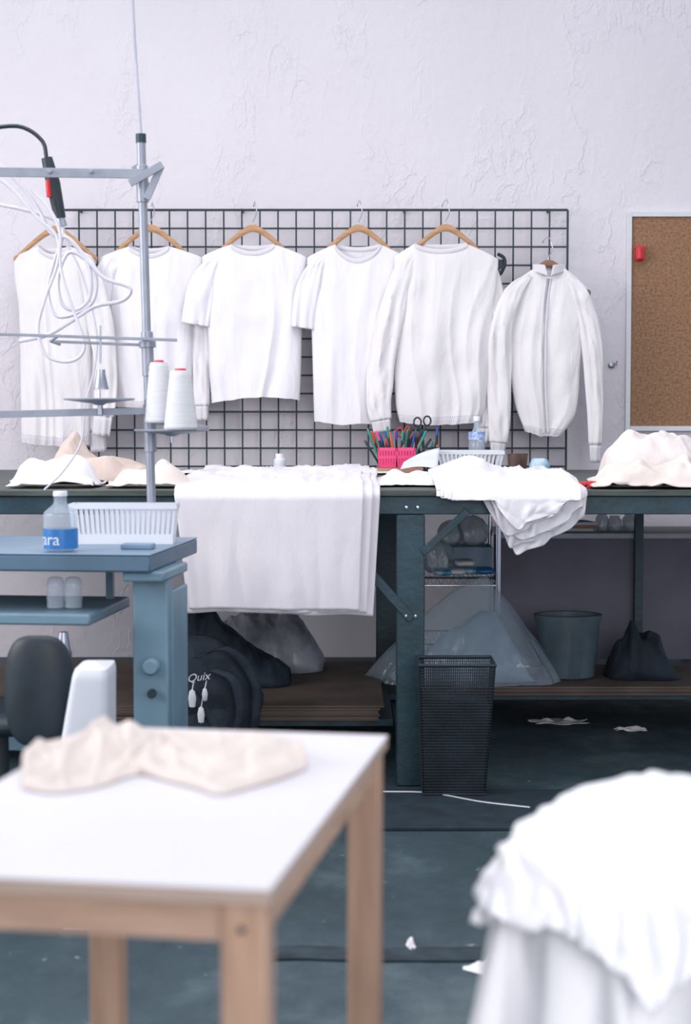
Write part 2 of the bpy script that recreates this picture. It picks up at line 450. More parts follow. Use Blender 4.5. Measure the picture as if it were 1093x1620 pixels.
garment('sweatshirt','white long-sleeved garment at the end of the grid beside hoses','sweatshirt',7.50,((22,408),(150,408)),(62,112,390,14,5),
 [(0,22),(.3,30),(1,34)],[(0,150),(.3,146),(1,142)],(700,704),11,offwhite,True,
 [dict(p=[(118,406,4),(138,424,14),(156,500,20),(168,590,18),(160,690,16)],cuff=True,dy=-.035)])
garment('sweatshirt','white long-sleeved shirt on a light wooden hanger','sweatshirt',7.54,((158,408),(320,408)),(205,268,390,13,5),
 [(0,158),(.3,174),(.7,176),(1,182)],[(0,320),(.3,306),(.7,304),(1,302)],(644,640),12,white_cloth,True,
 [dict(p=[(190,406,4),(170,424,15),(152,500,19),(150,610,17),(156,715,14)],cuff=True,dy=-.02),
  dict(p=[(290,404,4),(306,424,15),(318,500,16),(318,590,14),(320,665,11)],cuff=True,dy=.01)])
garment('t_shirt','short-sleeved white cotton t-shirt with crew neck','t-shirt',7.49,((320,406),(484,407)),(366,434,387,12,4),
 [(0,320),(.12,326),(.4,328),(.75,331),(1,335)],[(0,484),(.12,480),(.4,478),(.8,476),(1,474)],(637,633),13,white_cloth,False,
 [dict(p=[(352,402,4),(336,422,15),(318,460,22),(309,514,22)],dy=-.012),
  dict(p=[(462,408,6),(478,432,14),(486,510,14)],dy=.03)],hemsag=-6)
garment('t_shirt','short-sleeved white t-shirt with wide crew neck','t-shirt',7.46,((486,408),(640,407)),(530,602,387,24,6),
 [(0,486),(.12,489),(.45,493),(1,497)],[(0,640),(.15,632),(.5,622),(1,612)],(668,668),14,white_cloth,False,
 [dict(p=[(516,404,4),(501,422,13),(486,462,19),(478,519,18)],dy=-.016),
  dict(p=[(618,406,6),(628,432,12),(632,500,14)],dy=.03)])
garment('sweatshirt','oversized white long-sleeved sweatshirt with ribbed hem','sweatshirt',7.42,((624,407),(788,411)),(656,738,386,10,3),
 [(0,624),(.12,624),(.5,622),(.9,626),(1,632)],[(0,788),(.15,784),(.5,776),(.9,768),(1,758)],(668,668),15,offwhite,True,
 [dict(p=[(656,402,4),(640,426,15),(618,500,20),(603,580,21),(599,635,19),(605,683,15)],cuff=True,dy=-.025),
  dict(p=[(752,404,4),(770,426,15),(783,490,16),(778,570,16),(768,640,15),(764,700,10)],cuff=True,dy=.02)],foldamp=.018)
garment('zip_jacket','white zip-front sweatshirt jacket on a dark wooden hanger','jacket',7.44,((796,460),(932,460)),(846,892,424,14,4),
 [(0,796),(.15,800),(.5,806),(.8,814),(1,830)],[(0,932),(.15,926),(.5,918),(.85,910),(1,888)],(682,690),16,offwhite,True,
 [dict(p=[(838,436,4),(812,464,14),(793,520,18),(790,600,19),(790,672,17),(787,716,12)],cuff=True,dy=-.028),
  dict(p=[(898,438,4),(918,466,13),(934,530,16),(941,640,13),(941,732,8)],cuff=True,dy=-.02)],collar=False,zipper=[(867,441),(862,480),(859,530),(858,600),(862,684)],foldamp=.018,thick=.03)
hanger(238,360,7.54,wood,'light wooden clothes hanger holding a long-sleeved shirt')
hanger(400,360,7.49,wood,'light wooden clothes hanger holding a t-shirt')
hanger(567,360,7.46,wood,'light wooden clothes hanger holding a wide-neck t-shirt')
hanger(705,359,7.42,wood,'light wooden clothes hanger holding a sweatshirt')
hanger(868,416,7.44,wood_d,'dark wooden clothes hanger holding a zip jacket',gy=389)
hanger(88,362,7.50,wood,'light wooden clothes hanger holding a white garment')
g=G(); p=W(788,402,7.6)
g.tube(cat([p,W(797,408,7.58),W(798,420,7.57),W(790,434,7.57),W(786,420,7.58)],20),.008,8)
g.box(W(790,418,7.58),(.03,.03,.04))
one('spring_clip','small black spring clip hooked on the wire grid','clip',g,black,bevel=.004)
# cork board
E=thing('cork_board','brown cork pin board in a white frame on the wall','notice board',W(1060,682,YW))
a=W(992,335,YW-.02); b=W(1150,682,YW-.02)
g=G().boxmm((a.x+.02,YW-.012,b.z+.02),(b.x-.02,YW,a.z-.02)); mk('cork_panel',g,cork,E)
g=G(); w=.022
g.boxmm((a.x,YW-.025,b.z),(a.x+w,YW,a.z)); g.boxmm((b.x-w,YW-.025,b.z),(b.x,YW,a.z)); g.boxmm((a.x+w,YW-.025,a.z-w),(b.x-w,YW,a.z)); g.boxmm((a.x+w,YW-.025,b.z),(b.x-w,YW,b.z+w))
mk('frame',g,framew,E,bevel=.002)
E=thing('tape_dispenser','red plastic holder fixed on the cork board','holder',W(1012,412,YW-.03))
g=G().box(W(1012,401,YW-.032),(.04,.04,.066)); mk('holder_body',g,red,E,bevel=.008)
g=G().cyl(W(1012,392,YW-.06),W(1012,410,YW-.06),.012); mk('roll',g,red,E,bevel=.003)
g=G(); p=W(967,578,YW); g.lathe((p.x,YW-.006,p.z-.014),[(.001,0),(.012,.004),(.016,.014),(.012,.024),(.001,.028)],16,1,.3); g.tube([p+V((.01,-.005,.01)),p+V((.02,-.02,.0)),p+V((.022,-.02,.02))],.003,6)
one('wall_hook','small metal hook on the plaster wall','hook',g,steel)
# ------------------------------------------------------------ workbench
YB=5.40; ZB=.95
xb0,xb1=-1.95,2.25
E=thing('workbench','long dark green cutting bench with wooden board top','workbench',(.15,6.4,0))
g=G().boxmm((xb0,YB-.01,ZB-.02),(xb1,7.36,ZB)); mk('tabletop',g,bencht,E,bevel=.003)
g=G().boxmm((xb0+.02,YB+.005,ZB-.078),(xb1-.02,YB+.05,ZB-.0205)); g.boxmm((xb0+.02,7.28,ZB-.078),(xb1-.02,7.33,ZB-.0205))
for x in (-1.62,.205,2.0): g.boxmm((x-.03,YB+.049,ZB-.0775),(x+.03,7.281,ZB-.021))
mk('frame_rail',g,benchm,E,bevel=.003)
for x in (-1.62,.207,2.0):
    for y in (YB+.045,6.82):
        g=G().box((x-(.04 if y>6 and x<1 else 0),y,(ZB-.078)/2),(.088,.088,ZB-.08))
        mk('leg',g,benchm,E,bevel=.004)
def brace(p,q,w=.024):
    g=G().bar(p,q,w,.008,up=(0,0,1)); mk('brace',g,benchm,E,bevel=.002)
brace(W(740,808,YB+.0),W(668,875,YB+.0))
brace(W(520,832,YB+.0),W(652,980,YB+.0),.03)
for (x,y) in ((643,803),(661,803),(642,975),(657,975)):
    p=W(x,y,YB-.004); mk('bolt',G().lathe(p,[(.001,-.006),(.005,-.005),(.006,0),(.005,.005),(.001,.006)],12,1,.7),chrome,E)
zs=.16
g=G().boxmm((-1.55,5.72,zs-.025),(.16,7.2,zs)); mk('lower_shelf',g,benchm,E,bevel=.003)
g=G().boxmm((.16,6.25,zs-.025),(1.98,7.2,zs)); mk('lower_shelf',g,benchm,E,bevel=.003)
mk('stretcher',G().boxmm((-1.6,6.80,.10),(1.98,6.84,zs-.025)),benchm,E); mk('stretcher',G().boxmm((.17,5.48,.09),(.21,6.8,.13)),benchm,E)
def sheets(n,x0,x1,y0,y1,z,t,grp,lab):
    for i in range(n):
        j=random.uniform(-.012,.012); g=G()
        g.boxmm((x0+j,y0+j*1.3,z+t*i+.0002),(x1+j,y1,z+t*(i+1)-.0006))
        one('cardboard_sheet',lab,'cardboard',g,card,group=grp)
sheets(7,-1.35,.12,5.7,6.76,zs,.0068,'cardboard sheets stacked on the lower shelf','flat brown cardboard sheet in a stack under the bench')
sheets(4,.25,1.85,6.2,6.75,zs,.0085,'cardboard sheets beside the bench leg','flat brown cardboard sheet lying under the bench')
# ------------------------------------------------------------ hanging fabric
grp='cotton pieces draped over the bench edge'
def hang(k,xl,xr,bl,br,seed,m=sheetm,Yfront=YB-.022,back=6.7,top=0,lab='',lift=.006,group=grp,wav=.013):
    xlt,xlb=xl; xrt,xrb=xr
    hz=top
    def fn(u,v):
        vt=.42; yf=Yfront-k*.007
        if v<vt:
            t=v/vt; Y=back+(YB+.02-back)*t
            x=W(xlt+(xrt-xlt)*u,770,YB).x
            lump=(.012+.030*max(0,nz(u*4+seed,Y*2.0,1))+.018*(1-min(1,abs(nz(u*5+seed,Y*3,2))*4)))*min(1,(1-t)*2.0)
            return V((x+.01*nz(Y*3,u*3,seed),Y,ZB+lift+k*.004+lump*hz))
        t=(v-vt)/(1-vt)
        if t<.06:
            a=t/.06*math.pi/2; R=YB+.02-yf
            x=W(xlt+(xrt-xlt)*u,770,YB).x
            return V((x,YB+.02-R*math.sin(a),ZB+lift+k*.004-R*.6*(1-math.cos(a))))
        s=(t-.06)/.94
        px=(xlt+(xlb-xlt)*s)+((xrt+(xrb-xrt)*s)-(xlt+(xlb-xlt)*s))*u
        yb=bl+(br-bl)*u+4*nz(u*4,seed,2)
        ztop=ZB+lift+k*.004-(YB+.02-yf)*.6
        pb=W(px,yb,yf)
        z=ztop+(pb.z-ztop)*s
        f=wav*s**.7*(1.6*nz(u*3.5+seed,s*.7,1)+.9*nz(u*8+seed,s*1.2,2))+.006*s*math.exp(-((u-.03)/.02)**2)
        return V((pb.x,yf-abs(f)*.9-.002*k,z))
    g=G().sheet(fn,90,80)
    return one('draped_cloth',lab,'fabric',g,m,group=group,solid=.0018,angle=80)
hang(0,(283,302),(601,590),966,976,1.3,lab='white cotton piece hanging over the bench front',top=.8)
hang(1,(280,297),(590,580),968,971,1.5,lab='white cotton piece hanging over the bench front',top=.85)
hang(2,(277,300),(575,568),962,967,1.7,lab='white cotton piece hanging over the bench front',top=.9)
prof=[(695,768),(758,776),(772,796),(792,836),(816,876),(834,870),(858,860),(893,842),(915,822),(928,816)]
def ruff(k,seed):
    yf=YB-.020-.011*k
    def fn(u,v):
        px=690+(928-k*3-690)*u + (0 if k==0 else 6*k*(1-u))
        vt=.4
        if v<vt:
            t=v/vt; Y=6.35-.4*(1-u)+(YB+.02-6.35+.4*(1-u))*t
            x=W(px,770,YB).x
            hh=.010+.050*math.exp(-((u-.22)/.22)**2)*(1-t)**.5+.02*max(0,nz(u*5+1,Y*3,1))*min(1,(1-t)*4)+.02*(1-min(1,abs(nz(u*4,Y*3,4))*4))*min(1,(1-t)*4)
            return V((x,Y,ZB+.006+.004*k+max(0,hh)*.9*min(1,(1-t)*5)))
        t=(v-vt)/(1-vt)
        x=W(px,770,YB).x
        if t<.08:
            a=t/.08*math.pi/2; R=YB+.02-yf
            return V((x,YB+.02-R*math.sin(a),ZB+.006+.004*k-R*.6*(1-math.cos(a))))
        s=(t-.08)/.92
        dx=(0,9,-5,12,3)[k]
        yb=spl(prof,px+dx)-k*10+(1.2*math.sin(px*.2+k*1.9)+5*nz(px*.04,k*2.3,1))
        yb=max(yb,777)
        ztop=ZB+.006+.004*k-(YB+.02-yf)*.6
        pb=W(px+ (4*math.sin(px*.12+k)*s),yb,yf)
        z=ztop+(min(pb.z,ztop)-ztop)*s
        f=.009*s*(math.sin(px*.085+k*1.7-s*1.5)+.4*math.sin(px*.24+k*2)+1.6*nz(px*.04+s*1.5,s,k))
        return V((pb.x,yf-abs(f),z))
    g=G().sheet(fn,120,56)
    one('draped_cloth','white cotton piece with wavy lower edge draped off bench','fabric',g,[white_cloth,sheetm,white_cloth,sheetm,white_cloth][k],group='layered pieces draped off the bench corner',solid=.0018,angle=80)
for k in range(5): ruff(k,k)
# cloth piles
def heap(name,label,sil,Yc,hd,base,m,seed,amp=.02,ns=9,cat_='cloth',nu=110,nv=56,group=None,pw=.6):
    x0,x1=sil[0][0],sil[-1][0]
    def fn(u,v):
        px=x0+(x1-x0)*u; py=spl(sil,px); vv=2*v-1
        c=W(px,py,Yc); e=max(0,1-(2*u-1)**4)**.5
        h=max(.001,c.z-base)
        pf=max(0,1-abs(vv)**2.4)**pw
        Y=Yc+vv*hd*(.35+.65*e)*(1+.18*nz(u*4,seed,1))
        rg=1-abs(nz(c.x*ns+seed,Y*ns*.6+3,seed))*2.4
        rg2=1-abs(nz(c.x*ns*2.3-seed,Y*ns*1.5,seed+4))*2.4
        z=base+h*pf+(amp*(rg*.7+rg2*.35-.4))*pf*min(1,h/.04)
        x=c.x+.018*nz(px*.022*ns/9+seed,Y*ns*.5,seed)*pf
        return V((x,Y,max(z,base+.0005)))
    g=G().sheet(fn,nu,nv)
    return one(name,label,cat_,g,m,group=group,solid=.002,angle=80)
def pile(name,label,sil,Yc,hd,base,m,seed,wa=.015,wl=6,cat_='cloth',cell=.011,group=None,pw=.6,ground=None,ex=1.12,drop=.010,dist=.004,bend=.35,frames=30,thick=.0025,hs=.9,fr=30,stiff=12):
    x0,x1=sil[0][0],sil[-1][0]
    X0=W(x0,sil[0][1],Yc).x; X1=W(x1,sil[-1][1],Yc).x
    def hh(x,Y):
        px=CX+x*F/Yc
        u=(px-x0)/(x1-x0)
        if u<=0 or u>=1: return 0
        c=W(px,spl(sil,px),Yc); e=max(0,1-(2*u-1)**4)**.5
        vv=(Y-Yc)/(hd*(.35+.65*e))
        if abs(vv)>=1: return 0
        h=max(0,c.z-base-dist*2)*hs
        return h*max(0,1-abs(vv)**2.2)**pw*(1+.35*nz(x*13+seed,Y*13,seed))
    col=G().sheet(lambda u,v:V((X0+(X1-X0)*(u*1.1-.05),Yc+hd*1.1*(2*v-1),base-.0005+hh(X0+(X1-X0)*(u*1.1-.05),Yc+hd*1.1*(2*v-1)))),40,26)
    gr=G().boxmm(*(ground or ((X0-1,Yc-1,base-.06),(X1+1,Yc+1,base))))
    cxm=(X0+X1)/2; wx=(X1-X0)*ex/2; wy=hd*ex
    nu=max(20,int(2*wx/cell)); nv=max(16,int(2*wy/cell))
    def fn(u,v):
        a=2*u-1; b=2*v-1
        x=cxm+wx*a*(1+.08*nz(b*2+seed,1,seed)); Y=Yc+wy*b*(1+.10*nz(a*2,seed,4))
        w_=wa*(abs(nz(x*wl+seed,Y*wl,seed))*2+.5*abs(nz(x*wl*2.0,Y*wl*2.0+seed,seed+3))*2)
        return V((x,Y,base+drop+hh(x,Y)+w_))
    g=settle(G().sheet(fn,nu,nv),[col,gr],frames=frames,dist=dist,bend=bend,friction=fr,stiff=stiff,selfc=True,quality=5)
    return one(name,label,cat_,g,m,group=group,solid=thick,sub=1,angle=180,soff=0)
zb=ZB+.001
BG=((xb0,YB-.01,ZB-.06),(xb1,7.36,ZB))
pile('folded_cloth','crumpled white cotton garment lying on the bench',[(26,768),(34,738),(60,726),(110,722),(138,731),(152,768)],5.62,.12,zb,white_cloth,2.1,.026,7,ground=BG,pw=.4,hs=.9,bend=1)
pile('folded_cloth','crumpled tan cotton garment lying on the bench',[(85,760),(96,705),(112,682),(128,700),(155,718),(200,728),(232,738),(244,760)],6.0,.16,zb,tan,5.3,.026,7,ground=BG,pw=.4,hs=.9,bend=1)
pile('folded_cloth','crumpled beige cotton garment lying on the bench',[(180,770),(192,750),(235,740),(262,732),(284,744),(298,770)],5.6,.10,zb,cream,8.1,.02,8,ground=BG,pw=.4,hs=.95,bend=1)
pile('folded_cloth','flat crumpled white cloth lying on the bench',[(596,766),(612,753),(650,750),(700,747),(735,745),(745,766)],5.9,.28,zb,offwhite,4.4,.018,8,ground=BG,pw=.4)
pile('folded_cloth','pile of white cotton pieces lying along the bench',[(205,764),(250,752),(300,750),(345,746),(398,742),(425,749),(470,748),(492,743),(520,752),(570,754),(600,764)],6.88,.13,zb,white_cloth,6.7,.016,7,ground=BG,pw=.4,bend=1)
pile('folded_cloth','tall pale cotton garment heap on the bench end',[(952,772),(958,715),(978,692),(1010,683),(1035,690),(1060,686),(1100,712),(1118,772)],5.86,.13,zb,pale,9.9,.03,8,ground=BG,pw=.35,hs=.92,ex=1.15,bend=.8)
pile('folded_cloth','low pale cotton garment lying on the bench end',[(940,776),(946,758),(968,738),(1000,728),(1040,738),(1080,732),(1122,775)],5.55,.11,zb,cream,3.7,.03,8,ground=BG,pw=.35,hs=.9,ex=1.15,bend=.8)
# ------------------------------------------------------------ bench items
def bottle(label,c,h,r,ribs=True,capm=whitep,text=None,name='water_bottle',lz=(.30,.62),lm=label_b):
    E=thing(name,label,'bottle',c)
    pr=[(r*.75,0),(r*.95,.012)]; n=30
    for i in range(1,n):
        t=i/n; z=h*t*.93
        if t<.66: rr=r*(1-.04*(math.sin(t*75)**2 if ribs else 0))
        elif t<.88: q=(t-.66)/.22; rr=r*(1-.62*(q*q*(3-2*q)))
        else: rr=r*.38
        pr.append((rr,max(z,.013)))
    g=G().lathe(c,pr,28); mk('bottle_body',g,clear,E,angle=60)
    g=G().lathe(V(c)+V((0,0,h*.915)),[(r*.42,0),(r*.42,h*.07),(r*.38,h*.085)],24); mk('cap',g,capm,E)
    g=G().lathe(V(c),[(r*1.02,h*lz[0]),(r*1.025,h*(lz[0]+.02)),(r*1.025,h*(lz[1]-.02)),(r*1.02,h*lz[1])],36); g.f=g.f[:-2]
    lb=mk('bottle_label',g,lm,E)
    if text:
        s,size,ang,ztxt=text
        cu=bpy.data.curves.new('t','FONT'); cu.body=s; cu.size=size; cu.resolution_u=4; cu.align_x='RIGHT'
        to=bpy.data.objects.new('t',cu); S.collection.objects.link(to)
        me=bpy.data.meshes.new_from_object(to.evaluated_get(bpy.context.evaluated_depsgraph_get()))
        bpy.data.objects.remove(to)
        R=r*1.035; vs=[]
        for v in me.vertices:
            a=-math.pi/2+ang+v.co.x/R
            vs.append(V(c)+V((R*math.cos(a)*1.01,R*math.sin(a)*1.01,ztxt+v.co.y)))
        gg=G().add(vs,[tuple(p.vertices) for p in me.polygons])
        mk('label_text',gg,whitep,lb)
    return E
YI=7.02
bottle('clear plastic water bottle with blue label and white cap',V(((754-CX)*YI/F,YI,ZB+.001)),.230,.034,lz=(.58,.72),lm=label_s)
def basket(label,cx0,cx1,Y0,Y1,z0,h,m,taper=.02,nr=26,name='plastic_basket',fill=.45):
    E=thing(name,label,'basket',((cx0+cx1)/2,(Y0+Y1)/2,z0))
    g=G(); t=.004
    x0b,x1b,y0b,y1b=cx0+taper,cx1-taper,Y0+taper*.6,Y1-taper*.6
    g.boxmm((x0b,y0b,z0),(x1b,y1b,z0+t))
    def rim(z,wd,hh):
        k=(z-z0)/h; a0=x0b+(cx0-x0b)*k; a1=x1b+(cx1-x1b)*k; c0=y0b+(Y0-y0b)*k; c1=y1b+(Y1-y1b)*k
        g.boxmm((a0-wd,c0-wd,z-hh),(a1+wd,c0+wd,z)); g.boxmm((a0-wd,c1-wd,z-hh),(a1+wd,c1+wd,z))
        g.boxmm((a0-wd,c0,z-hh),(a0+wd,c1,z)); g.boxmm((a1-wd,c0,z-hh),(a1+wd,c1,z))
    rim(z0+h,.005,.014); rim(z0+h*.25,.002,h*.25)
    for i in range(nr+1):
        u=i/nr
        for (yb_,yt_) in ((y0b,Y0),(y1b,Y1)):
            g.bar((x0b+(x1b-x0b)*u,yb_,z0),(cx0+(cx1-cx0)*u,yt_,z0+h-.002),.003,(cx1-cx0)/nr*fill,up=(0,1,0))
    m2=max(6,int(nr*(Y1-Y0)/(cx1-cx0)))
    for i in range(m2+1):
        u=i/m2
        for (xb_,xt_) in ((x0b,cx0),(x1b,cx1)):
            g.bar((xb_,y0b+(y1b-y0b)*u,z0),(xt_,Y0+(Y1-Y0)*u,z0+h-.002),.004,.005,up=(0,1,0))
    mk('basket_body',g,m,E)
    return E
a=W(697,714,6.72); b=W(797,714,6.72)
basket('small white slotted plastic basket standing on the bench',a.x,b.x,6.74,6.92,ZB+.001,a.z-ZB,whitep,nr=14)
for i,(x,lab) in enumerate(((812,'brown ceramic cup on the bench'),(826,'brown ceramic cup on the bench'))):
    c=V(((x-CX)*6.8/F,6.78+.06*i,ZB+.001))
    g=G().lathe(c,[(.018,0),(.02,.003),(.027,.082),(.024,.082),(.018,.006),(.001,.005)],24)
    one('cup',lab,'cup',g,brownc,group='brown cups on the bench',angle=50)
def pil(c,sx,sy,sz,seed):
    def fn(u,v):
        a=2*math.pi*u; b=math.pi*(v-.5)
        def sg(x,p): return math.copysign(abs(x)**p,x)
        q=V((sx*sg(math.cos(a),.6)*sg(math.cos(b),.5),sy*sg(math.sin(a),.6)*sg(math.cos(b),.5),sz*sg(math.sin(b),.8)))
        return V(c)+q*(1+.08*nz(q.x*40+seed,q.y*40,q.z*40))
    return G().sheet(fn,28,16,closeu=True)
c=W(854,747,6.6)
one('snack_packet','blue and white plastic packet on the bench','packet',pil((c.x,6.62,ZB+.036),.038,.03,.034,2),pack_b,angle=80)
c=V(W(930,771,5.52)); c.z=ZB+.001
g=G(); g.tube(cat([c+V((-.03,0,.012)),c+V((-.01,-.01,.012)),c+V((.01,.01,.014)),c+V((.03,0,.012))],16),.009,8); g.lathe(c+V((0,0,0)),[(.016,0),(.016,.012),(.010,.02)],14)
one('thread_snips','red plastic thread snips lying on the bench','scissors',g,red)
c=V(((443-CX)*7.15/F,7.12,ZB+.001))
g=G().lathe(c,[(.024,0),(.026,.004),(.026,.05),(.018,.054),(.018,.074),(.001,.074)],24); one('plastic_jar','small white plastic jar on the bench','jar',g,whitep)
a=W(597,741,6.9)
g=G(); x0=a.x; x1=W(668,741,6.9).x; z0=ZB+.001
g.boxmm((x0,6.85,z0),(x1,7.1,z0+.004)); g.boxmm((x0,6.85,z0),(x1,6.855,z0+.022)); g.boxmm((x0,7.095,z0),(x1,7.1,z0+.022)); g.boxmm((x0,6.855,z0),(x0+.005,7.095,z0+.022)); g.boxmm((x1-.005,6.855,z0),(x1,7.095,z0+.022))
g.boxmm((x0+.005,6.9,z0+.018),(x1-.005,7.05,z0+.021))
one('cardboard_tray','shallow light cardboard tray under the pink caddy','box',g,cardl)
zc=z0+.0225
a=W(597,708,6.95); b=W(657,708,6.95); cy_=6.98
E=thing('pen_caddy','bright pink slotted plastic caddy full of pens','pen holder',((a.x+b.x)/2,cy_,zc))
hc=a.z-zc
for i in range(2):
    g=G(); c0=a.x+(b.x-a.x)*(i*.5)+.004; c1=a.x+(b.x-a.x)*(i*.5+.5)-.002
    cm=(c0+c1)/2; hw=(c1-c0)/2
    g.boxmm((cm-hw*.85,cy_-.04,zc),(cm+hw*.85,cy_+.04,zc+.003))
    for zz,k in ((.012,.87),(hc,1.0),(hc*.6,.94)):
        hgt=.012 if zz<hc else .014
        q=hw*k
        g.boxmm((cm-q,cy_-.045*k,zc+zz-hgt),(cm+q,cy_-.045*k+.002,zc+zz)); g.boxmm((cm-q,cy_+.045*k-.002,zc+zz-hgt),(cm+q,cy_+.045*k,zc+zz))
        g.boxmm((cm-q,cy_-.045*k,zc+zz-hgt),(cm-q+.002,cy_+.045*k,zc+zz)); g.boxmm((cm+q-.002,cy_-.045*k,zc+zz-hgt),(cm+q,cy_+.045*k,zc+zz))
    for s in range(7):
        u=s/6
        for sy in(-1,1):
            g.bar((cm-hw*.85+2*hw*.85*u,cy_+sy*.038,zc),(cm-hw+2*hw*u,cy_+sy*.044,zc+hc-.002),.002,hw*.26,up=(0,1,0))
            g.bar((cm+sy*hw*.86,cy_-.038+.076*u,zc),(cm+sy*(hw-.001),cy_-.044+.088*u,zc+hc-.002),.002,.008,up=(0,1,0))
    mk('pen_cup',g,pink,E)
pm=[black,greenp,bluep,red,orangep,bluep,pink,greenp,black]
rnd=random.Random(9)
for i in range(28):
    u=(i+.5)/28; x=a.x+.01+(b.x-a.x-.02)*u; y=cy_+rnd.uniform(-.028,.028)
    lean=(u-.5)*.10+rnd.uniform(-.02,.02); L=rnd.uniform(.115,.17)
    E=thing('pen','felt pen or marker standing in the pink caddy','pen',(x,y,zc+.004),'pens in the pink caddy')
    p0=V((x,y,zc+.004)); d=V((lean*1.4,rnd.uniform(-.02,.02),L)).normalized()
    m=pm[i%len(pm)]
    g=G().tube([p0,p0+d*.004,p0+d*L*.72],[.003,.0045,.0045],8); mk('barrel',g,m if i%2 else black,E)
    g=G().tube([p0+d*L*.72,p0+d*(L-.004),p0+d*L],[.0055,.005,.003],8); mk('pen_cap',g,m,E)
for i in range(7):
    x=b.x+.008+.016*i; y=7.0+.02*(i%2); L=rnd.uniform(.10,.16)
    E=thing('marker','marker pen standing upright behind the paper','pen',(x,y,ZB+.003),'markers standing beside the caddy')
    p0=V((x,y,ZB+.025)); d=V((rnd.uniform(-.02,.02),0,L)).normalized(); m=pm[(i*2+1)%len(pm)]
    g=G().tube([p0-d*.022,p0+d*L*.8],.0055,8); mk('barrel',g,black,E)
    g=G().tube([p0+d*L*.8,p0+d*L],[.006,.004],8); mk('pen_cap',g,m,E)
def scissors(cx,cyp,Y,m,lab,r=.021):
    c=W(cx,cyp,Y); E=thing('scissors',lab,'scissors',(c.x,Y,ZB+.03),'scissors standing in the caddy')
    for s in(-1,1):
        g=G(); cc=c+V((s*r*1.15,0,0 if s<0 else .006)); pts=[cc+V((r*math.cos(t)*.85,0,r*1.1*math.sin(t))) for t in [2*math.pi*k/20 for k in range(20)]]
        g.tube(pts,.0035,8,closed=True); g.tube([cc+V((-s*r*.3,0,-r*1.05)),c+V((s*.004,0,-.055))],.004,8)
        mk('handle',g,m,E)
        g=G().bar(c+V((s*.004,.002*s,-.05)),V((c.x,Y+.002*s,ZB+.04)),.012,.002,up=(1,0,0)); mk('blade',g,steel,E)
scissors(668,668,7.06,black,'black-handled fabric scissors standing among the pens',.0175)
scissors(639,684,6.99,red,'red-handled scissors standing in the pink caddy',.015)
g=G()
def fp(u,v):
    x=W(632+58*u+8*v,740,6.6).x; return V((x,6.5+.22*v,ZB+.03+ .055*u*v+.02*v+.01*math.sin(u*3)))
g.sheet(fp,14,10); one('paper_sheet','white printed paper leaning beside the caddy','paper',g,paperm,solid=.002)
# ------------------------------------------------------------ below bench
E=thing('desk','low desk with dark grey panel standing behind the bench','desk',(1.45,6.95,0))
a=W(790,843,6.85); b=W(1130,843,6.85)
g=G().boxmm((a.x,6.83,a.z-.022),(b.x,7.26,a.z)); mk('desktop',g,mat('desk_laminate',(185,190,202),.5),E,bevel=.003)
zt=a.z
g=G().boxmm((a.x+.01,6.86,.2),(b.x-.01,6.88,zt-.022)); mk('front_panel',g,greyp,E)
for x in (a.x+.03,b.x-.03):
    for y in (6.91,7.22):
        mk('leg',G().boxmm((x-.02,y-.02,.161),(x+.02,y+.02,zt-.022)),greyp,E)
c=W(912,842,6.95)
for i in range(3):
    g=G().box((c.x+.004*i,7.0,zt+.0072+.0125*i),(.125,.16,.0115),rz=.1*i); one('notebook','pale notebook stacked on the low desk','book',g,[paperm,cardl,paperm][i],group='notebooks on the low desk',bevel=.001)
for x,hh,r in ((952,.075,.026),(972,.06,.03),(995,.07,.028)):
    c=W(x,843,7.0); g=G().lathe((c.x,7.0,zt+.0005),[(r*.9,0),(r,.004),(r,hh*.7),(r*.7,hh*.85),(r*.7,hh),(r*.6,hh)],24)
    one('glass_jar','clear jar with pale contents on the low desk','jar',g,bagp,group='jars on the low desk')
c=W(1011,850,6.78); g=G().boxmm((c.x-.016,6.77,.195),(c.x+.016,6.81,.87)); one('metal_post','dark square metal upright beside the desk','post',g,benchm)
E=thing('wire_shelf_unit','chrome wire shelving unit with packages beneath the bench','shelving',(.45,6.8,.17))
xa=W(668,912,6.55).x; xb=W(789,912,6.55).x; zsv=W(700,915,6.55).z
for x in (xa,xb):
    for y in (6.57,6.98): mk('post',G().cyl((x,y,.195),(x,y,.86),.011,n=14),chrome,E)
for zz in (zsv,.30):
    g=G()
    for y in (6.57,6.98): g.cyl((xa,y,zz),(xb,y,zz),.004,n=8); g.cyl((xa,y,zz-.03),(xb,y,zz-.03),.003,n=8)
    for x in (xa,xb): g.cyl((x,6.57,zz),(x,6.98,zz),.004,n=8); g.cyl((x,6.57,zz-.03),(x,6.98,zz-.03),.003,n=8)
    N=16
    for i in range(1,N): x=xa+(xb-xa)*i/N; g.cyl((x,6.57,zz),(x,6.98,zz),.002,n=5)
    pts=[(xa+(xb-xa)*i/20,6.57,zz-(.03 if i%2 else 0)) for i in range(21)]; g.tube(pts,.002,5)
    mk('wire_shelf',g,chrome,E)
c=W(745,890,6.62)
def tray(g,c,sx,sy,h,t=.004):
    x,y,z=c
    g.boxmm((x-sx,y-sy,z),(x+sx,y+sy,z+t))
    g.boxmm((x-sx,y-sy,z+t),(x+sx,y-sy+t,z+h)); g.boxmm((x-sx,y+sy-t,z+t),(x+sx,y+sy,z+h)); g.boxmm((x-sx,y-sy+t,z+t),(x-sx+t,y+sy-t,z+h)); g.boxmm((x+sx-t,y-sy+t,z+t),(x+sx,y+sy-t,z+h))
g=G(); tray(g,(c.x+.005,6.86,zsv+.005),.092,.1,.1); one('storage_bin','grey-blue plastic bin on the wire shelf','bin',g,mat('greyblue_bin',(130,156,180),.5),bevel=.003)
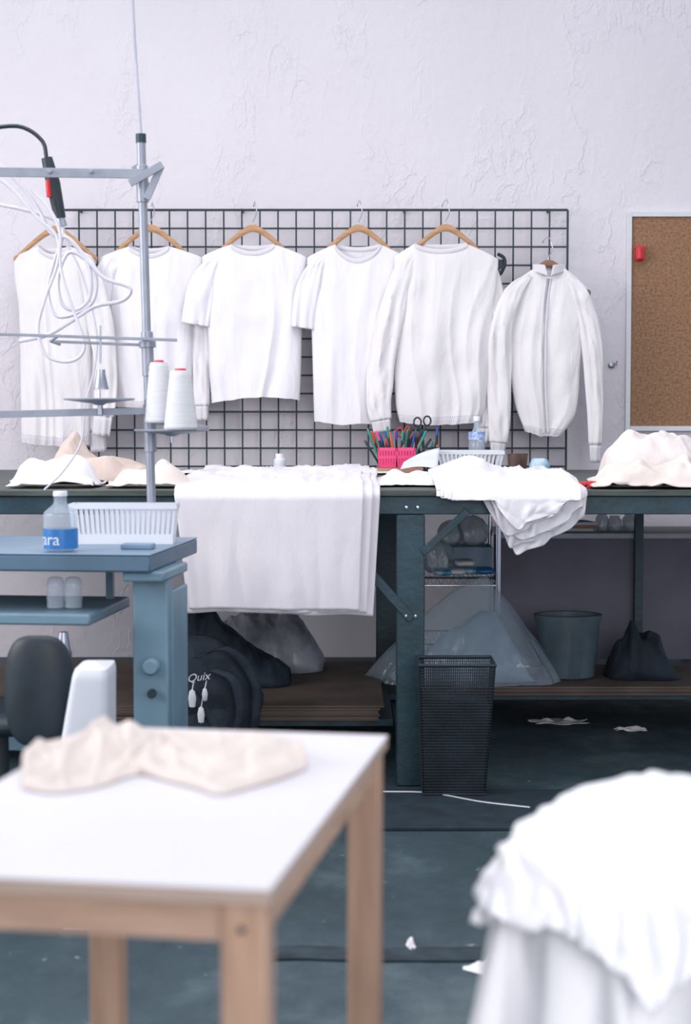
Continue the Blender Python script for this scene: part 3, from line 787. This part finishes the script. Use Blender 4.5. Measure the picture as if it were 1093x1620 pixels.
for i in range(5):
    x=W([700,722,748,766,735][i],905,6.64).x
    one('packet','blue and white packet lying on the wire shelf','packet',pil((x,6.64+.01*(i%3),zsv+.017+(.028 if i==4 else 0)+.002*i),.038,.06,.012,i),[pack_b,paperm,pack_b,label_b,paperm][i],group='packets on the wire shelf',angle=80)
for i,(x,y,r) in enumerate(((690,868,.05),(748,845,.055),(712,842,.045))):
    c=W(x,y,6.86)
    def lf(t,z,i=i): return 1+.3*nz(math.cos(t)*2+i*5,math.sin(t)*2,z*25)+.08*math.sin(t*9+z*60)+.15*nz(math.cos(t)*6+i*5,math.sin(t)*6,z*60)
    zz0=(zsv+.006) if i==0 else zsv+.106
    yy=6.72 if i==0 else 6.87
    hb=(.13 if i==0 else .10)+.02*(i==1)
    pf=[(r*.6,0),(r*.95,hb*.15),(r,hb*.3),(r,hb*.45),(r*.95,hb*.6),(r*.8,hb*.75),(r*.6,hb*.87),(r*.3,hb*.96),(.002,hb)]
    g=G().lathe((c.x,yy,zz0),pf,48,1.1,.9,fn=lf)
    one('plastic_bag','clear plastic bag stuffed with white material on shelf','bag',g,bagp,group='plastic bags on the wire shelf',angle=80)
ts=zs+.036
heap('fabric_heap','pale fabric heap under the translucent plastic sheet',[(620,1072),(680,1030),(730,985),(775,970),(810,1010),(850,1080)],6.36,.08,ts,mat('pale_blue_cloth',(140,162,182),.9,wr=.3),7.7,.025,9)
apx=W(766,912,6.34)
def tent(u,v):
    a=2*math.pi*u
    xl=W(583,1064,6.34).x; xr=W(888,1090,6.34).x
    right=.5+.5*math.cos(a)
    dx=(xr-apx.x)*right+(apx.x-xl)*(1-right)
    k=v
    z=apx.z+(ts-apx.z)*(v**(1.12*right+1.45*(1-right)))
    fold=1+v*(.045*math.sin(a*7+2*nz(v*1.5,u*4,1))+.14*nz(math.cos(a)*2.2,math.sin(a)*2.2,v*1.4)+.05*(1-min(1,abs(nz(math.cos(a)*5,math.sin(a)*5,v*1.2))*5)))*(1-.3*v)
    x=apx.x+dx*k*math.cos(a)*fold+.012*math.sin(a); Y=apx.y+.155*math.copysign(abs(math.sin(a))**.8,math.sin(a))*min(1,v*1.15+.02)*fold
    z+=.024*nz(x*14,Y*14,3)*min(1,v*3)*(1-v)
    return V((x,min(Y,6.52),max(z,ts+.0008)))
g=G().sheet(tent,200,56,closeu=True)
one('plastic_sheet','crumpled clear plastic sheet draped tent-like over a heap','plastic sheet',g,tentp,angle=80)
c=W(899,1075,6.4); zt2=W(899,972,6.4).z-ts
g=G().lathe((c.x,6.42,ts+.001),[(.095,0),(.1,.004),(.122,zt2*.9),(.128,zt2*.9),(.13,zt2*.99),(.122,zt2),(.112,zt2*.99),(.09,.02),(.001,.018)],40,1,.8,fn=lambda t,z:1+.015*nz(math.cos(t)*2,math.sin(t)*2,z*8))
one('bucket','dark grey plastic bucket standing under the bench','bucket',g,bucketm,angle=40)
heap('garment_bag','black nylon bag lying under the bench',[(958,1068),(968,1030),(985,1008),(992,985),(1010,1000),(1040,1010),(1075,1068)],6.45,.12,ts,blackc,6.3,.04,10,'bag')
zc2=zs+7*.0068+.001
heap('garment_bag','clear plastic bag of pale clothing on the cardboard',[(330,1052),(345,1000),(370,980),(420,974),(465,978),(490,1005),(512,1050)],6.55,.14,zc2,mat('bagged_cloth',(166,170,180),.35,.3,8,.3,20,wr=.5),4.9,.035,10,'bag')
heap('garment_bag','dark fabric bag lying on cardboard under the bench',[(250,1060),(285,985),(330,968),(365,990),(410,1035),(440,1048),(460,1060)],6.2,.13,zc2,blackc,1.9,.03,9,'bag')
bx=W(350,1080,5.6).x
E=thing('backpack','black nylon backpack with white lettering under the bench','backpack',(bx,5.62,0.0))
def bp(u,v):
    a=2*math.pi*u; z=.002+.46*v
    def sg(x,p): return math.copysign(abs(x)**p,x)
    k=(1-(2*max(v-.5,0))**3*.75)*(.9+.1*min(1,v*6))
    if v<.02 or v>.98: k*=.4
    q=V((.16*sg(math.cos(a),.6)*k,.075*sg(math.sin(a),.6)*k,0))
    return V((bx-.02-.05*v,5.6,z))+q*(1+.22*nz(q.x*14,q.y*14,z*10))
g=G().sheet(bp,60,40,closeu=True); mk('backpack_body',g,blackc,E,angle=80)
for pts in ([(bx-.07,5.53,.40),(bx+.03,5.49,.43),(bx+.11,5.5,.34),(bx+.12,5.5,.22),(bx+.1,5.53,.12)],[(bx-.02,5.52,.36),(bx+.05,5.48,.33),(bx+.07,5.48,.22),(bx+.03,5.49,.10),(bx+.0,5.47,.02)],[(bx-.10,5.5,.30),(bx-.02,5.46,.20),(bx+.02,5.46,.08),(bx+.06,5.46,.01)]):
    C=cat(pts,24); g=G().sheet(lambda u,v:C[int(round(u*24))]+V(((v-.5)*.028,-.004*math.sin(math.pi*v),(v-.5)*.012)),24,4); mk('strap',g,blackc,E,solid=.006)
g=G()
def pk2(u,v):
    return V((bx-.14+.2*u,5.545-.035*max(0,math.sin(math.pi*u))**.4*max(0,math.sin(math.pi*v))**.4,.07+.17*v))
g.sheet(pk2,16,12); mk('front_pocket',g,blackc,E)
cu=bpy.data.curves.new('t','FONT'); cu.body='Quix'; cu.size=.036; cu.extrude=.001; cu.align_x='CENTER'; cu.shear=.25
to=bpy.data.objects.new('t',cu); S.collection.objects.link(to)
me=bpy.data.meshes.new_from_object(to.evaluated_get(bpy.context.evaluated_depsgraph_get())); bpy.data.objects.remove(to)
c=W(314,1077,5.46); gg=G(); gg.add([c+V((v.co.x,v.co.z,v.co.y+.15*v.co.x)) for v in me.vertices],[tuple(p.vertices) for p in me.polygons]); mk('lettering',gg,whitep,E)
for (x,y,s) in ((304,1104,1.1),(324,1098,.8),(318,1130,1)):
    c=W(x,y,5.45)
    g=G().lathe((c.x,5.45,c.z-.03*s),[(.001,0),(.009*s,.004),(.012*s,.03*s),(.008*s,.05*s),(.001,.056*s)],14,1,.7); g.tube([c+V((0,0,.02*s)),c+V((.004,.02,.05*s))],.002,6)
    mk('key_tag',g,whitep,E)
# mesh bin
E=thing('waste_bin','black wire mesh rectangular waste bin on the floor','waste bin',(.33,5.4,0))
YC=5.20
x0=W(670,1235,YC).x; x1=W(768,1235,YC).x; X0=W(664,1055,YC).x; X1=W(784,1055,YC).x; hb=W(720,1053,YC).z
def bc(s,t,z):
    k=z/hb; xa_=x0+(X0-x0)*k; xb_=x1+(X1-x1)*k; ya=YC+.02-.02*k; yb_=YC+.17+.015*k
    return V((xa_+(xb_-xa_)*s,ya+(yb_-ya)*t,z))
g=G()
N=34;M_=44
for i in range(N+1):
    s=i/N
    for t in (0,1): g.tube([bc(s,t,.015),bc(s,t,hb)],.0012,4,caps=False); g.tube([bc(t,s,.015),bc(t,s,hb)],.0012,4,caps=False)
for j in range(M_+1):
    z=.015+(hb-.02)*j/M_
    g.tube([bc(0,0,z),bc(1,0,z),bc(1,1,z),bc(0,1,z)],.0012,4,closed=True)
mk('mesh_wall',g,black,E)
mk('rim',G().tube([bc(0,0,hb),bc(1,0,hb),bc(1,1,hb),bc(0,1,hb)],.006,8,closed=True),black,E); mk('rim',G().tube([bc(0,0,.016),bc(1,0,.016),bc(1,1,.016),bc(0,1,.016)],.004,8,closed=True),black,E)
g=G(); p=[bc(0,0,.0145),bc(1,0,.0145),bc(1,1,.0145),bc(0,1,.0145)]; g.add(p,[(0,1,2,3)]); mk('base',g,black,E,solid=.002)
g=G(); g.add([bc(.04,.05,.02),bc(.96,.05,.02),bc(.96,.95,.02),bc(.04,.95,.02),bc(.04,.05,hb*.75),bc(.96,.05,hb*.7),bc(.96,.95,hb*.72),bc(.04,.95,hb*.78)],[(0,1,5,4),(1,2,6,5),(2,3,7,6),(3,0,4,7),(4,5,6,7)])
mk('bin_liner',g,mat('dark_liner',(36,54,66),.6,.3,10),E)
a=FL(600,1315,0); b=FL(880,1252,0)
g=G().boxmm((a.x,a.y,.0005),(a.x+1.6,b.y-.02,.012)); one('rubber_mat','dark rubber floor mat in front of the bench','mat',g,matm,bevel=.003)
a=FL(420,1522,0); b=FL(880,1502,0)
g=G().sheet(lambda u,v:V((a.x+1.4*u,a.y+(b.y-a.y)*v+.02*nz(u*9,v*2,3)+.03*nz(u*3,1,3),.0035)),60,4); one('rubber_mat','narrow worn dark rubber strip on the concrete floor','mat',g,matm2,solid=.004)
pts=[FL(606,1252,.0145),FL(680,1254,.0145),FL(760,1268,.0145),FL(838,1277,.0145)]
C=cat(pts,30); g=G(); g.add([c+V((0,.007*s,0)) for c in C for s in (-1,1)],[(2*i,2*i+1,2*i+3,2*i+2) for i in range(30)])
one('fabric_strip','narrow white strip of fabric lying on the mat','fabric strip',g,whitep,solid=.002)
def scrap(px,py,w,d,seed,lab,z=0.001,m=offwhite):
    c=FL(px,py,z)
    def fn(u,v):
        a=2*math.pi*u; r=v*(.75+.5*nz(math.cos(a)*1.7+seed,math.sin(a)*1.7,seed))
        return V((c.x+w*r*math.cos(a),c.y+d*r*math.sin(a),z+.002+.02*max(0,nz(math.cos(a)*r*3+seed,math.sin(a)*r*3,seed*2))*(1-v*.6)*1.6))
    g=G().sheet(fn,40,8,closeu=True); one('fabric_scrap',lab,'scrap',g,m,group='fabric scraps on the floor',solid=.0015,angle=80)
scrap(882,1142,.16,.08,2.2,'white fabric scrap on the dark floor')
scrap(1000,1155,.09,.04,4.1,'white fabric scrap on the dark floor')
scrap(785,1535,.07,.07,6.1,'crumpled white fabric scrap on the concrete floor')
scrap(650,1497,.012,.05,1.1,'thin white thread scrap on the floor')
scrap(725,1247,.035,.02,3.6,'pale lint scrap beside the bin',m=darkbag)
# ------------------------------------------------------------ sewing table
ZT=.83
ang=math.radians(-6.3)
FRc=FL(238,877,ZT)
Rm=Matrix.Rotation(ang,3,'Z')
def SL(x,y,z):
    return V((FRc.x,FRc.y,0))+Rm@V((x,y,0))+V((0,0,z))
def sbox(g,a,b):
    c=[(a[i]+b[i])/2 for i in range(3)]; d=[abs(b[i]-a[i]) for i in range(3)]
    g.box(SL(*c),d,rz=ang); return g
E=thing('sewing_table','blue-grey industrial sewing table with thread stand','sewing table',SL(-.6,.3,0))
mk('tabletop',sbox(G(),(-1.2,0,ZT-.004),(0,.62,ZT)),bluet,E,bevel=.002)
mk('table_edge',sbox(G(),(-1.199,.001,ZT-.048),(-.001,.619,ZT-.004)),blued,E,bevel=.006)
def leg(xc):
    g=G(); sbox(g,(xc-.05,.10,.08),(xc+.045,.16,ZT-.048)); sbox(g,(xc+.03,.16,.08),(xc+.045,.36,ZT-.11)); sbox(g,(xc-.06,.03,ZT-.075),(xc+.05,.34,ZT-.048))
    mk('leg',g,bluem,E,bevel=.006)
    g=G(); sbox(g,(xc-.055,-.42,.03),(xc+.05,.60,.085)); mk('foot',g,bluem,E,bevel=.01)
leg(-.022); leg(-1.08)
g=G(); sbox(g,(-1.10,.30,.25),(-.04,.33,.31)); mk('stretcher',g,bluem,E,bevel=.004)
c=W(238,1056,4.43); g=G().tube([c+V((0,.03,0)),c+V((0,0,0)),c+V((0,-.006,0))],[.022,.022,.016],20)
mk('bolt',g,bluem,E)
c=W(240,1098,4.45); g=G().tube([c+V((0,.015,0)),c+V((0,-.0025,0))],[.012,.012],20); mk('bolt',g,black,E)
za=W(150,975,4.33).z; xR=-.155
mk('lower_tray',sbox(G(),(-1.0,-.02,za-.03),(xR,.42,za)),bluem,E,bevel=.006)
for x in (-.9,-.2): mk('tray_bracket',sbox(G(),(x-.01,.36,za),(x+.01,.38,ZT-.048)),bluem,E)
g=G(); c=W(100,1000,4.4); g.cyl(c,(c.x,c.y,c.z-.05),.012,.02); g.cyl((c.x,c.y,c.z-.05),(c.x,c.y,c.z-.09),.022); mk('knob',g,steel,E)
YP=4.80
pb_=W(241,800,YP); pb_.z=ZT
pt=W(223,222,YP)
def on(y,dx=0,dY=0):
    t=(y-222)/(800-222); return W(223+(241-223)*t+dx,y,YP+dY)
g=G().tube([pb_,pt],.0125,16); g.lathe(pb_,[(.035,0),(.035,.006),(.018,.012),(.016,.03)],20); mk('pole',g,polem,E)
g=G().cyl(on(226),on(212),.0145,n=16); mk('pole_cap',g,mat('teal_cap',(30,60,75),.5),E)
g=G().tube([on(214),W(213,70,YP),W(209,-10,YP)],.0045,8); mk('thread_rod',g,mat('pale_rod',(190,190,205),.5),E)
g=G()
g.bar(W(-20,272,YP-.02),W(225,275,YP-.02),.026,.006)
g.bar(W(205,290,YP-.028),W(257,260,YP-.028),.022,.006)
g.bar(W(255,262,YP-.02),W(232,315,YP-.02),.02,.006)
g.bar(W(212,262,YP+.01),W(236,300,YP+.01),.02,.006)
g.cyl(on(262),on(320),.017,n=16)
for x in (80,145):
    c=W(x,272,YP-.02); g.cyl(c+V((0,-.02,0)),c+V((0,.012,0)),.006,n=10)
mk('guide_arm',g,polem,E,bevel=.001)
g=G()
g.bar(W(-20,528,YP-.03),W(280,538,YP-.03),.008,.014)
g.bar(W(80,540,YP+.03),W(232,546,YP+.03),.008,.008)
g.tube([W(95,530,YP-.02),W(80,540,YP),W(95,545,YP+.03)],.004,8)
g.cyl(on(525),on(595),.017,n=16); g.cyl(on(540),on(550),.024,n=16)
mk('guide_arm',g,polem,E,bevel=.001)
g=G()
g.bar(W(-20,656,YP-.01),W(236,650,YP-.01),.02,.012); g.bar(W(236,668,YP),W(330,676,YP),.008,.012)
g.cyl(on(640),on(715),.017,n=16)
mk('spool_arm',g,polem,E,bevel=.001)
def disc(cx,cy,r,Y):
    c=W(cx,cy,Y); g=G().lathe(c-V((0,0,.012)),[(.012,0),(.02,.004),(r,.014),(r*1.01,.017),(r,.019),(.01,.014),(.001,.014)],40); mk('spool_plate',g,polem,E,angle=30)
    g=G().cyl(c-V((0,0,.03)),c+V((0,0,.06)),.004,n=8); mk('spool_pin',g,chrome,E)
    return c
disc(157,634,.098,YP-.02); disc(272,683,.103,YP-.07)
g=G().cyl(W(159,575,YP-.02),W(159,515,YP-.02),.003,n=8); g.lathe(W(160,616,YP-.02),[(.023,0),(.021,.004),(.012,.045),(.012,.055),(.003,.055)],20); mk('spool_pin',g,steel,E)
g=G().cyl(W(159,656,YP-.02),W(158,632,YP-.02),.008,n=10); mk('spool_pin',g,steel,E)
def cone(cx,yb,yt,rb,rt,Y,lab):
    b_=W(cx,yb,Y); t_=W(cx,yt,Y); ht=t_.z-b_.z
    E2=thing('thread_cone',lab,'thread spool',b_,'white thread cones on the stand')
    pr=[(rb*.9,0),(rb,.004)]
    for i in range(1,24):
        t=i/24; pr.append((rb+(rt-rb)*t+.0006*math.sin(i*2.6),.004+(ht-.012)*t))
    pr+=[(rt*.9,ht-.006)]
    mk('thread',G().lathe(b_,pr,32),threadw,E2,angle=60)
    mk('cone_tip',G().lathe(b_+V((0,0,ht-.006)),[(rt*.55,0),(rt*.5,.006),(rt*.3,.006),(rt*.25,.002)],24),red,E2)
cone(252,669,570,.040,.026,YP-.055,'white thread cone with red tip on metal stand')
cone(286,680,583,.046,.029,YP-.145,'white thread cone with red tip on metal stand')
a=W(113,797,4.72); b=W(278,797,4.72)
basket('white slotted plastic basket standing on the sewing table',a.x,b.x,4.70,4.78,ZT+.0005,a.z-ZT,whitep,taper=.012,nr=20,fill=.6)
c=W(101,862,4.52)
bottle('clear plastic water bottle with blue label',V((c.x,4.47,ZT+.0005)),.158,.0445,lz=(.05,.38),text=('Niagara',.045,.12,.158*.12),ribs=False)
c=W(222,858,4.6); g=G().box((c.x,4.55,ZT+.0075),(.085,.05,.014),rz=ang); one('sewing_gauge','small flat grey plastic block on the sewing table','block',g,bluet,bevel=.003)
for x in (88,116):
    c=W(x,950,4.5); g=G().lathe((c.x,4.5,za+.0005),[(.018,0),(.0235,.004),(.0225,.015),(.0245,.03),(.0225,.045),(.0245,.06),(.02,.08),(.014,.084),(.001,.085)],24)
    one('plastic_bottle','small clear ribbed plastic bottle on the lower tray','bottle',g,clear,group='bottles on the lower tray')
E=thing('storage_bin','white rounded plastic bin standing beside the sewing table','bin',W(140,1400,3.98))
zt_=W(132,1052,3.9).z; cxa=W(145,1052,3.9).x; cxb=W(134,1170,3.9).x
def bn(u,v):
    a=2*math.pi*u
    def sg(x,p): return math.copysign(abs(x)**p,x)
    z=zt_*v
    q=max(0,min(1,(1-v)/.3))
    cx2=cxa+(cxb-cxa)*q; rx=.040+.016*q
    k=1
    if v>.95: k=(1-((v-.95)/.05)**2*.16)
    if v>.999: k=.0
    return V((cx2+rx*sg(math.cos(a),.3)*k,3.96+.09*sg(math.sin(a),.3)*k,.001+z))
g=G().sheet(bn,48,60,closeu=True); mk('bin_body',g,whitep,E)
xc=W(66,1090,4.15).x
E=thing('office_chair','black office chair with curved padded backrest','chair',(xc,4.2,0))
def br(u,v):
    a=2*math.pi*u; b_=math.pi*(v-.5)
    def sg(x,p): return math.copysign(abs(x)**p,x)
    q=V((.085*sg(math.cos(a),.7)*sg(math.cos(b_),.6),.028*sg(math.sin(a),.7)*sg(math.cos(b_),.6),.135*sg(math.sin(b_),.8)))
    z=W(72,1088,4.15).z; return V((xc-.0,4.1+.5*q.x*q.x*6,z))+q
g=G().sheet(br,32,22,closeu=True); mk('backrest',g,black,E)
g=G().tube(cat([(xc,4.14,.62),(xc,4.17,.5),(xc-.02,4.16,.40),(xc-.07,4.3,.37)],16),.014,10); mk('back_post',g,steel,E)
def se(u,v):
    a=2*math.pi*u; b_=math.pi*(v-.5)
    def sg(x,p): return math.copysign(abs(x)**p,x)
    return V((xc-.15,4.38,.41))+V((.2*sg(math.cos(a),.7)*sg(math.cos(b_),.5),.19*sg(math.sin(a),.7)*sg(math.cos(b_),.5),.035*math.sin(b_)))
mk('seat',G().sheet(se,32,14,closeu=True),black,E)
g=G().cyl((xc-.15,4.38,.08),(xc-.15,4.38,.38),.022)
for k in range(5):
    t=2*math.pi*k/5+.3; g.bar((xc-.15,4.38,.085),(xc-.15+.22*math.cos(t),4.38+.22*math.sin(t),.06),.03,.03); g.lathe((xc-.15+.21*math.cos(t),4.38+.21*math.sin(t),0),[(.01,0),(.022,.01),(.022,.035),(.01,.045)],14)
mk('base',g,black,E)
YH=5.0
def hose(pts,r,m,lab,Y=YH,name='air_hose',group='coiled hoses beside the sewing table'):
    C=cat([W(p[0],p[1],Y+(p[2] if len(p)>2 else 0)) for p in pts],90)
    return one(name,lab,'hose',G().tube(C,r,8),m,group=group)
hose([(-20,240),(30,290),(60,330),(82,370),(110,378),(140,420),(142,470),(120,490),(98,480),(92,440),(108,400),(135,410),(165,440),(205,455),(195,475),(150,485),(110,510),(75,530),(30,540)],.0058,whiteh,'white rubber air hose hanging in loose loops')
hose([(-20,270),(20,300),(60,345),(90,375),(97,430),(112,480),(133,540),(125,565),(100,572),(72,560),(60,520),(72,470),(90,420),(95,370),(78,330),(50,300)],.005,whiteh,'white rubber air hose hanging in loose loops',4.96)
hose([(-20,320),(30,330),(80,345),(100,365),(84,420),(76,460),(90,500),(130,492),(150,470),(150,430),(120,390),(100,370)],.0052,whiteh,'white rubber air hose hanging in loose loops',5.05)
hose([(100,378),(128,430),(152,520),(150,580),(135,640),(128,700),(100,745),(70,775)],.003,whiteh,'thin white cable hanging down to the bench',5.1)
E=thing('air_gun','black air tool handle hanging from the hose','air tool',W(92,360,5.0))
g=G().tube([W(74,250,5.0),W(84,290,5.0),W(95,345,5.0)],[.016,.021,.017],14); mk('handle',g,black,E)
g=G().tube([W(95,345,5.0),W(98,358,5.0)],[.013,.016],14); mk('nozzle',g,steel,E)
g=G().cyl(W(76,285,4.985),W(78,312,4.985),.008,n=10); mk('trigger',g,red,E)
g=G().tube(cat([W(74,252,5.0),W(66,222,5.0),W(30,200,5.0),W(-30,205,5.0)],16),.006,8); mk('supply_hose',g,black,E)
# ------------------------------------------------------------ foreground table
ZF=.75
A=FL(427,1406,ZF); B=FL(614,1163,ZF)
e=(B-A); Lf=e.length; e.normalize(); pr_=V((-e.y,e.x,0)); af=math.atan2(e.y,e.x)-math.pi/2
Wf=.42
def TL(x,y,z):
    q=A+pr_*x+e*y; return V((q.x,q.y,z))
def tbox(g,x0,x1,y0,y1,z0,z1):
    g.box(TL((x0+x1)/2,(y0+y1)/2,(z0+z1)/2),(abs(x1-x0),abs(y1-y0),abs(z1-z0)),rz=af); return g
E=thing('table','small pine table with white laminate top','table',TL(Wf/2,Lf/2,0))
mk('tabletop',tbox(G(),0,Wf,0,Lf,ZF-.003,ZF),lam,E,bevel=.001)
mk('table_edge',tbox(G(),.0005,Wf-.0005,.0005,Lf-.0005,ZF-.017,ZF-.003),ply,E)
lw=.043; ins=.006
for x in (ins,Wf-ins-lw):
    for y in (ins,Lf-ins-lw): mk('leg',tbox(G(),x,x+lw,y,y+lw,0,ZF-.017),pine,E,bevel=.003)
mk('apron',tbox(G(),ins+lw,Wf-ins-lw,.012,.032,ZF-.056,ZF-.017),pineh,E,bevel=.001)
mk('apron',tbox(G(),ins+lw,Wf-ins-lw,Lf-.032,Lf-.012,ZF-.056,ZF-.017),pineh,E,bevel=.001)
mk('apron',tbox(G(),.012,.03,ins+lw,Lf-ins-lw,ZF-.056,ZF-.017),pineh,E,bevel=.001)
mk('apron',tbox(G(),Wf-.03,Wf-.012,ins+lw,Lf-ins-lw,ZF-.056,ZF-.017),pineh,E,bevel=.001)
c=TL(.028,0.004,ZF-.042); g=G().cyl(c+V((0,.01,0)),c+V((0,-.001,0)),.0035,n=12); mk('bolt',g,black,E)
def folded(bot,top,hfn,seed,label,m,nu=170,nv=70,cre=.004,z0=0):
    x0,x1=bot[0][0],bot[-1][0]
    def P(u,v):
        px=x0+(x1-x0)*u; yb=spl(bot,px); yt=spl(top,px)
        p=FL(px,yb+(yt-yb)*v,ZF+.001)
        ev=max(0,min(1,min(v,1-v)*16)); eu=max(0,min(1,min(u,1-u)*40))
        s=(1-(1-ev)**2)**.5*(1-(1-eu)**2)**.5
        h=hfn(px,v)
        c1=1-min(1,abs(nz(p.x*13+seed,p.y*5-p.x*5,seed))*8)
        c2=1-min(1,abs(nz(p.x*24-seed,p.y*9+p.x*12,seed+3))*6)
        c3=nz(p.x*30+seed,p.y*14,seed)
        h=h*(1+.3*nz(p.x*9,p.y*6,seed))+cre*(c1*1.1+c2*.6+c3*.4)
        return V((p.x,p.y,ZF+.0012+z0*s+max(0,h)*s))
    g=G().sheet(P,nu,nv)
    return one('folded_cloth',label,'cloth',g,m,angle=180,solid=.0012,soff=1)
def bump(x,c,w): return math.exp(-((x-c)/w)**2)
def step(x,c,w): return 1/(1+math.exp(-(x-c)/w))
folded([(36,1248),(76,1255),(110,1253),(160,1244),(200,1230),(232,1222),(262,1214)],[(36,1202),(76,1188),(115,1178),(150,1166),(190,1163),(225,1168),(262,1184)],
  lambda px,v:.005+.009*step(v-.0015*(px-150),.42,.025)+.007*bump(px,160,20)*step(v,.5,.05)+.006*bump(px,205,12)*step(v,.3,.06),2.2,'crumpled cream cotton garment lying on the white table',cream,cre=.0065)
folded([(196,1216),(216,1222),(240,1229),(280,1240),(312,1248),(345,1258),(385,1249),(440,1233),(470,1222),(484,1216)],[(196,1184),(216,1174),(240,1168),(280,1170),(340,1174),(400,1180),(440,1187),(470,1199),(484,1208)],
  lambda px,v:.004+.008*step(v-.0009*(px-250),.34,.016)*step(px,255,8)+.005*bump(px,235,14)+.0045*step(px,395,3)*step(460-px,0,5),5.1,'cream cotton sleeve folded flat on the white table',cream,cre=.0036,z0=.003)
# white bundle on a stool
YS=1.95; PS=F/YS
cxp=1052
rad=[(1262,4),(1268,46),(1284,92),(1306,134),(1336,172),(1376,200),(1420,214),(1480,212),(1530,196),(1580,182),(1620,174),(1700,168)]
cxs=(cxp-CX)/PS
prf=[]
for i in range(47):
    y=1262+(1700-1262)*i/46; prf.append((spl(rad,y)/PS,W(cxp,y,YS).z))
zb_=prf[-1][1]
def hf(t,z):
    return 1+.16*nz(math.cos(t)*1.5+3,math.sin(t)*1.5,z*6)+.09*nz(math.cos(t)*3+3,math.sin(t)*3,z*11)
core=G().lathe((cxs,YS,0),[(r,z) for r,z in prf[::-1]],64,1,.9,fn=hf)
inner=G(); inner.v=[V((cxs+(v.x-cxs)*.97,YS+(v.y-YS)*.97,zb_+.001+(v.z-zb_)*.97)) for v in core.v]; inner.f=core.f
one('fabric_bundle','large bundle of white cotton fabric piled on a stool','cloth',inner,bright,angle=80)
tz=prf[0][1]
def bigc(hw,rot,ox,oy,wa,wl,seed,zo,hw2=None):
    h2=hw2 or hw
    def f(u,v):
        a=(2*u-1)*hw; b=(2*v-1)*h2
        x=a*math.cos(rot)-b*math.sin(rot)+ox; y=a*math.sin(rot)+b*math.cos(rot)+oy
        return V((cxs+x,YS+y,tz+zo+wa*(abs(nz(x*wl+seed,y*wl,seed))*2)))
    return f
g1=settle(G().sheet(bigc(.40,.25,0,0,.0,5,3,.012),54,54),[core],frames=46,dist=.006,bend=6,friction=10,mass=.6,stiff=20)
one('white_garment','large white cotton garment draped over the fabric bundle','cloth',g1,bright,solid=.003,sub=1,angle=180)
g2=settle(G().sheet(bigc(.25,.7,-.0,-.02,.05,4.5,8,.03,.20),46,38),[core,g1],frames=38,dist=.006,bend=5,friction=40,mass=.45,stiff=20)
g2.v=[v+V((0,0,.004)) for v in g2.v]
one('white_garment','small white cotton garment crumpled on top of the bundle','cloth',g2,bright,solid=.003,sub=1,angle=180)
E=thing('stool','round wooden stool under the white fabric bundle','stool',(cxs,YS,0))
g=G().lathe((cxs,YS,zb_-.032),[(.10,0),(.11,.006),(.11,.026),(.10,.032)],36); mk('seat',g,pine,E)
for k in range(4):
    t=math.pi/4+k*math.pi/2; mk('leg',G().cyl((cxs+.12*math.cos(t),YS+.12*math.sin(t),0),(cxs+.07*math.cos(t),YS+.07*math.sin(t),zb_-.03),.014,.017,n=14),pine,E)
# ------------------------------------------------------------ light
w=bpy.data.worlds.new('World'); S.world=w; w.use_nodes=True
bg=w.node_tree.nodes['Background']; bg.inputs[0].default_value=(.80,.87,1.0,1); bg.inputs[1].default_value=.76
def area(n,loc,rot,sx,sy,e,col):
    L=bpy.data.lights.new(n,'AREA'); L.shape='RECTANGLE'; L.size=sx; L.size_y=sy; L.energy=e; L.color=col
    o=bpy.data.objects.new(n,L); S.collection.objects.link(o); o.location=loc; o.rotation_euler=rot; return o
area('ceiling_light',(-.3,4.4,3.9),(0,0,0),4,3,86,(1,.97,.98))
area('window_light',(-4.4,3.4,2.4),(math.radians(72),0,math.radians(-68)),3,2.2,165,(1,.97,.97))
area('front_fill_light',(1.2,-1.9,1.9),(math.radians(82),0,math.radians(6)),3.2,2.2,120,(1,.97,.98))  # added fill behind the camera, brightens front faces and under the bench
cam=bpy.data.cameras.new('camera'); co=bpy.data.objects.new('camera',cam); S.collection.objects.link(co)
co.location=(0,0,H); co.rotation_euler=(math.pi/2-TH,0,0)
cam.sensor_fit='VERTICAL'; cam.sensor_height=36; cam.lens=60; cam.clip_start=.05
cam.dof.use_dof=True; cam.dof.focus_distance=6.2; cam.dof.aperture_fstop=3.6
S.camera=co
S.view_settings.view_transform='Standard'
S.view_settings.look='None'
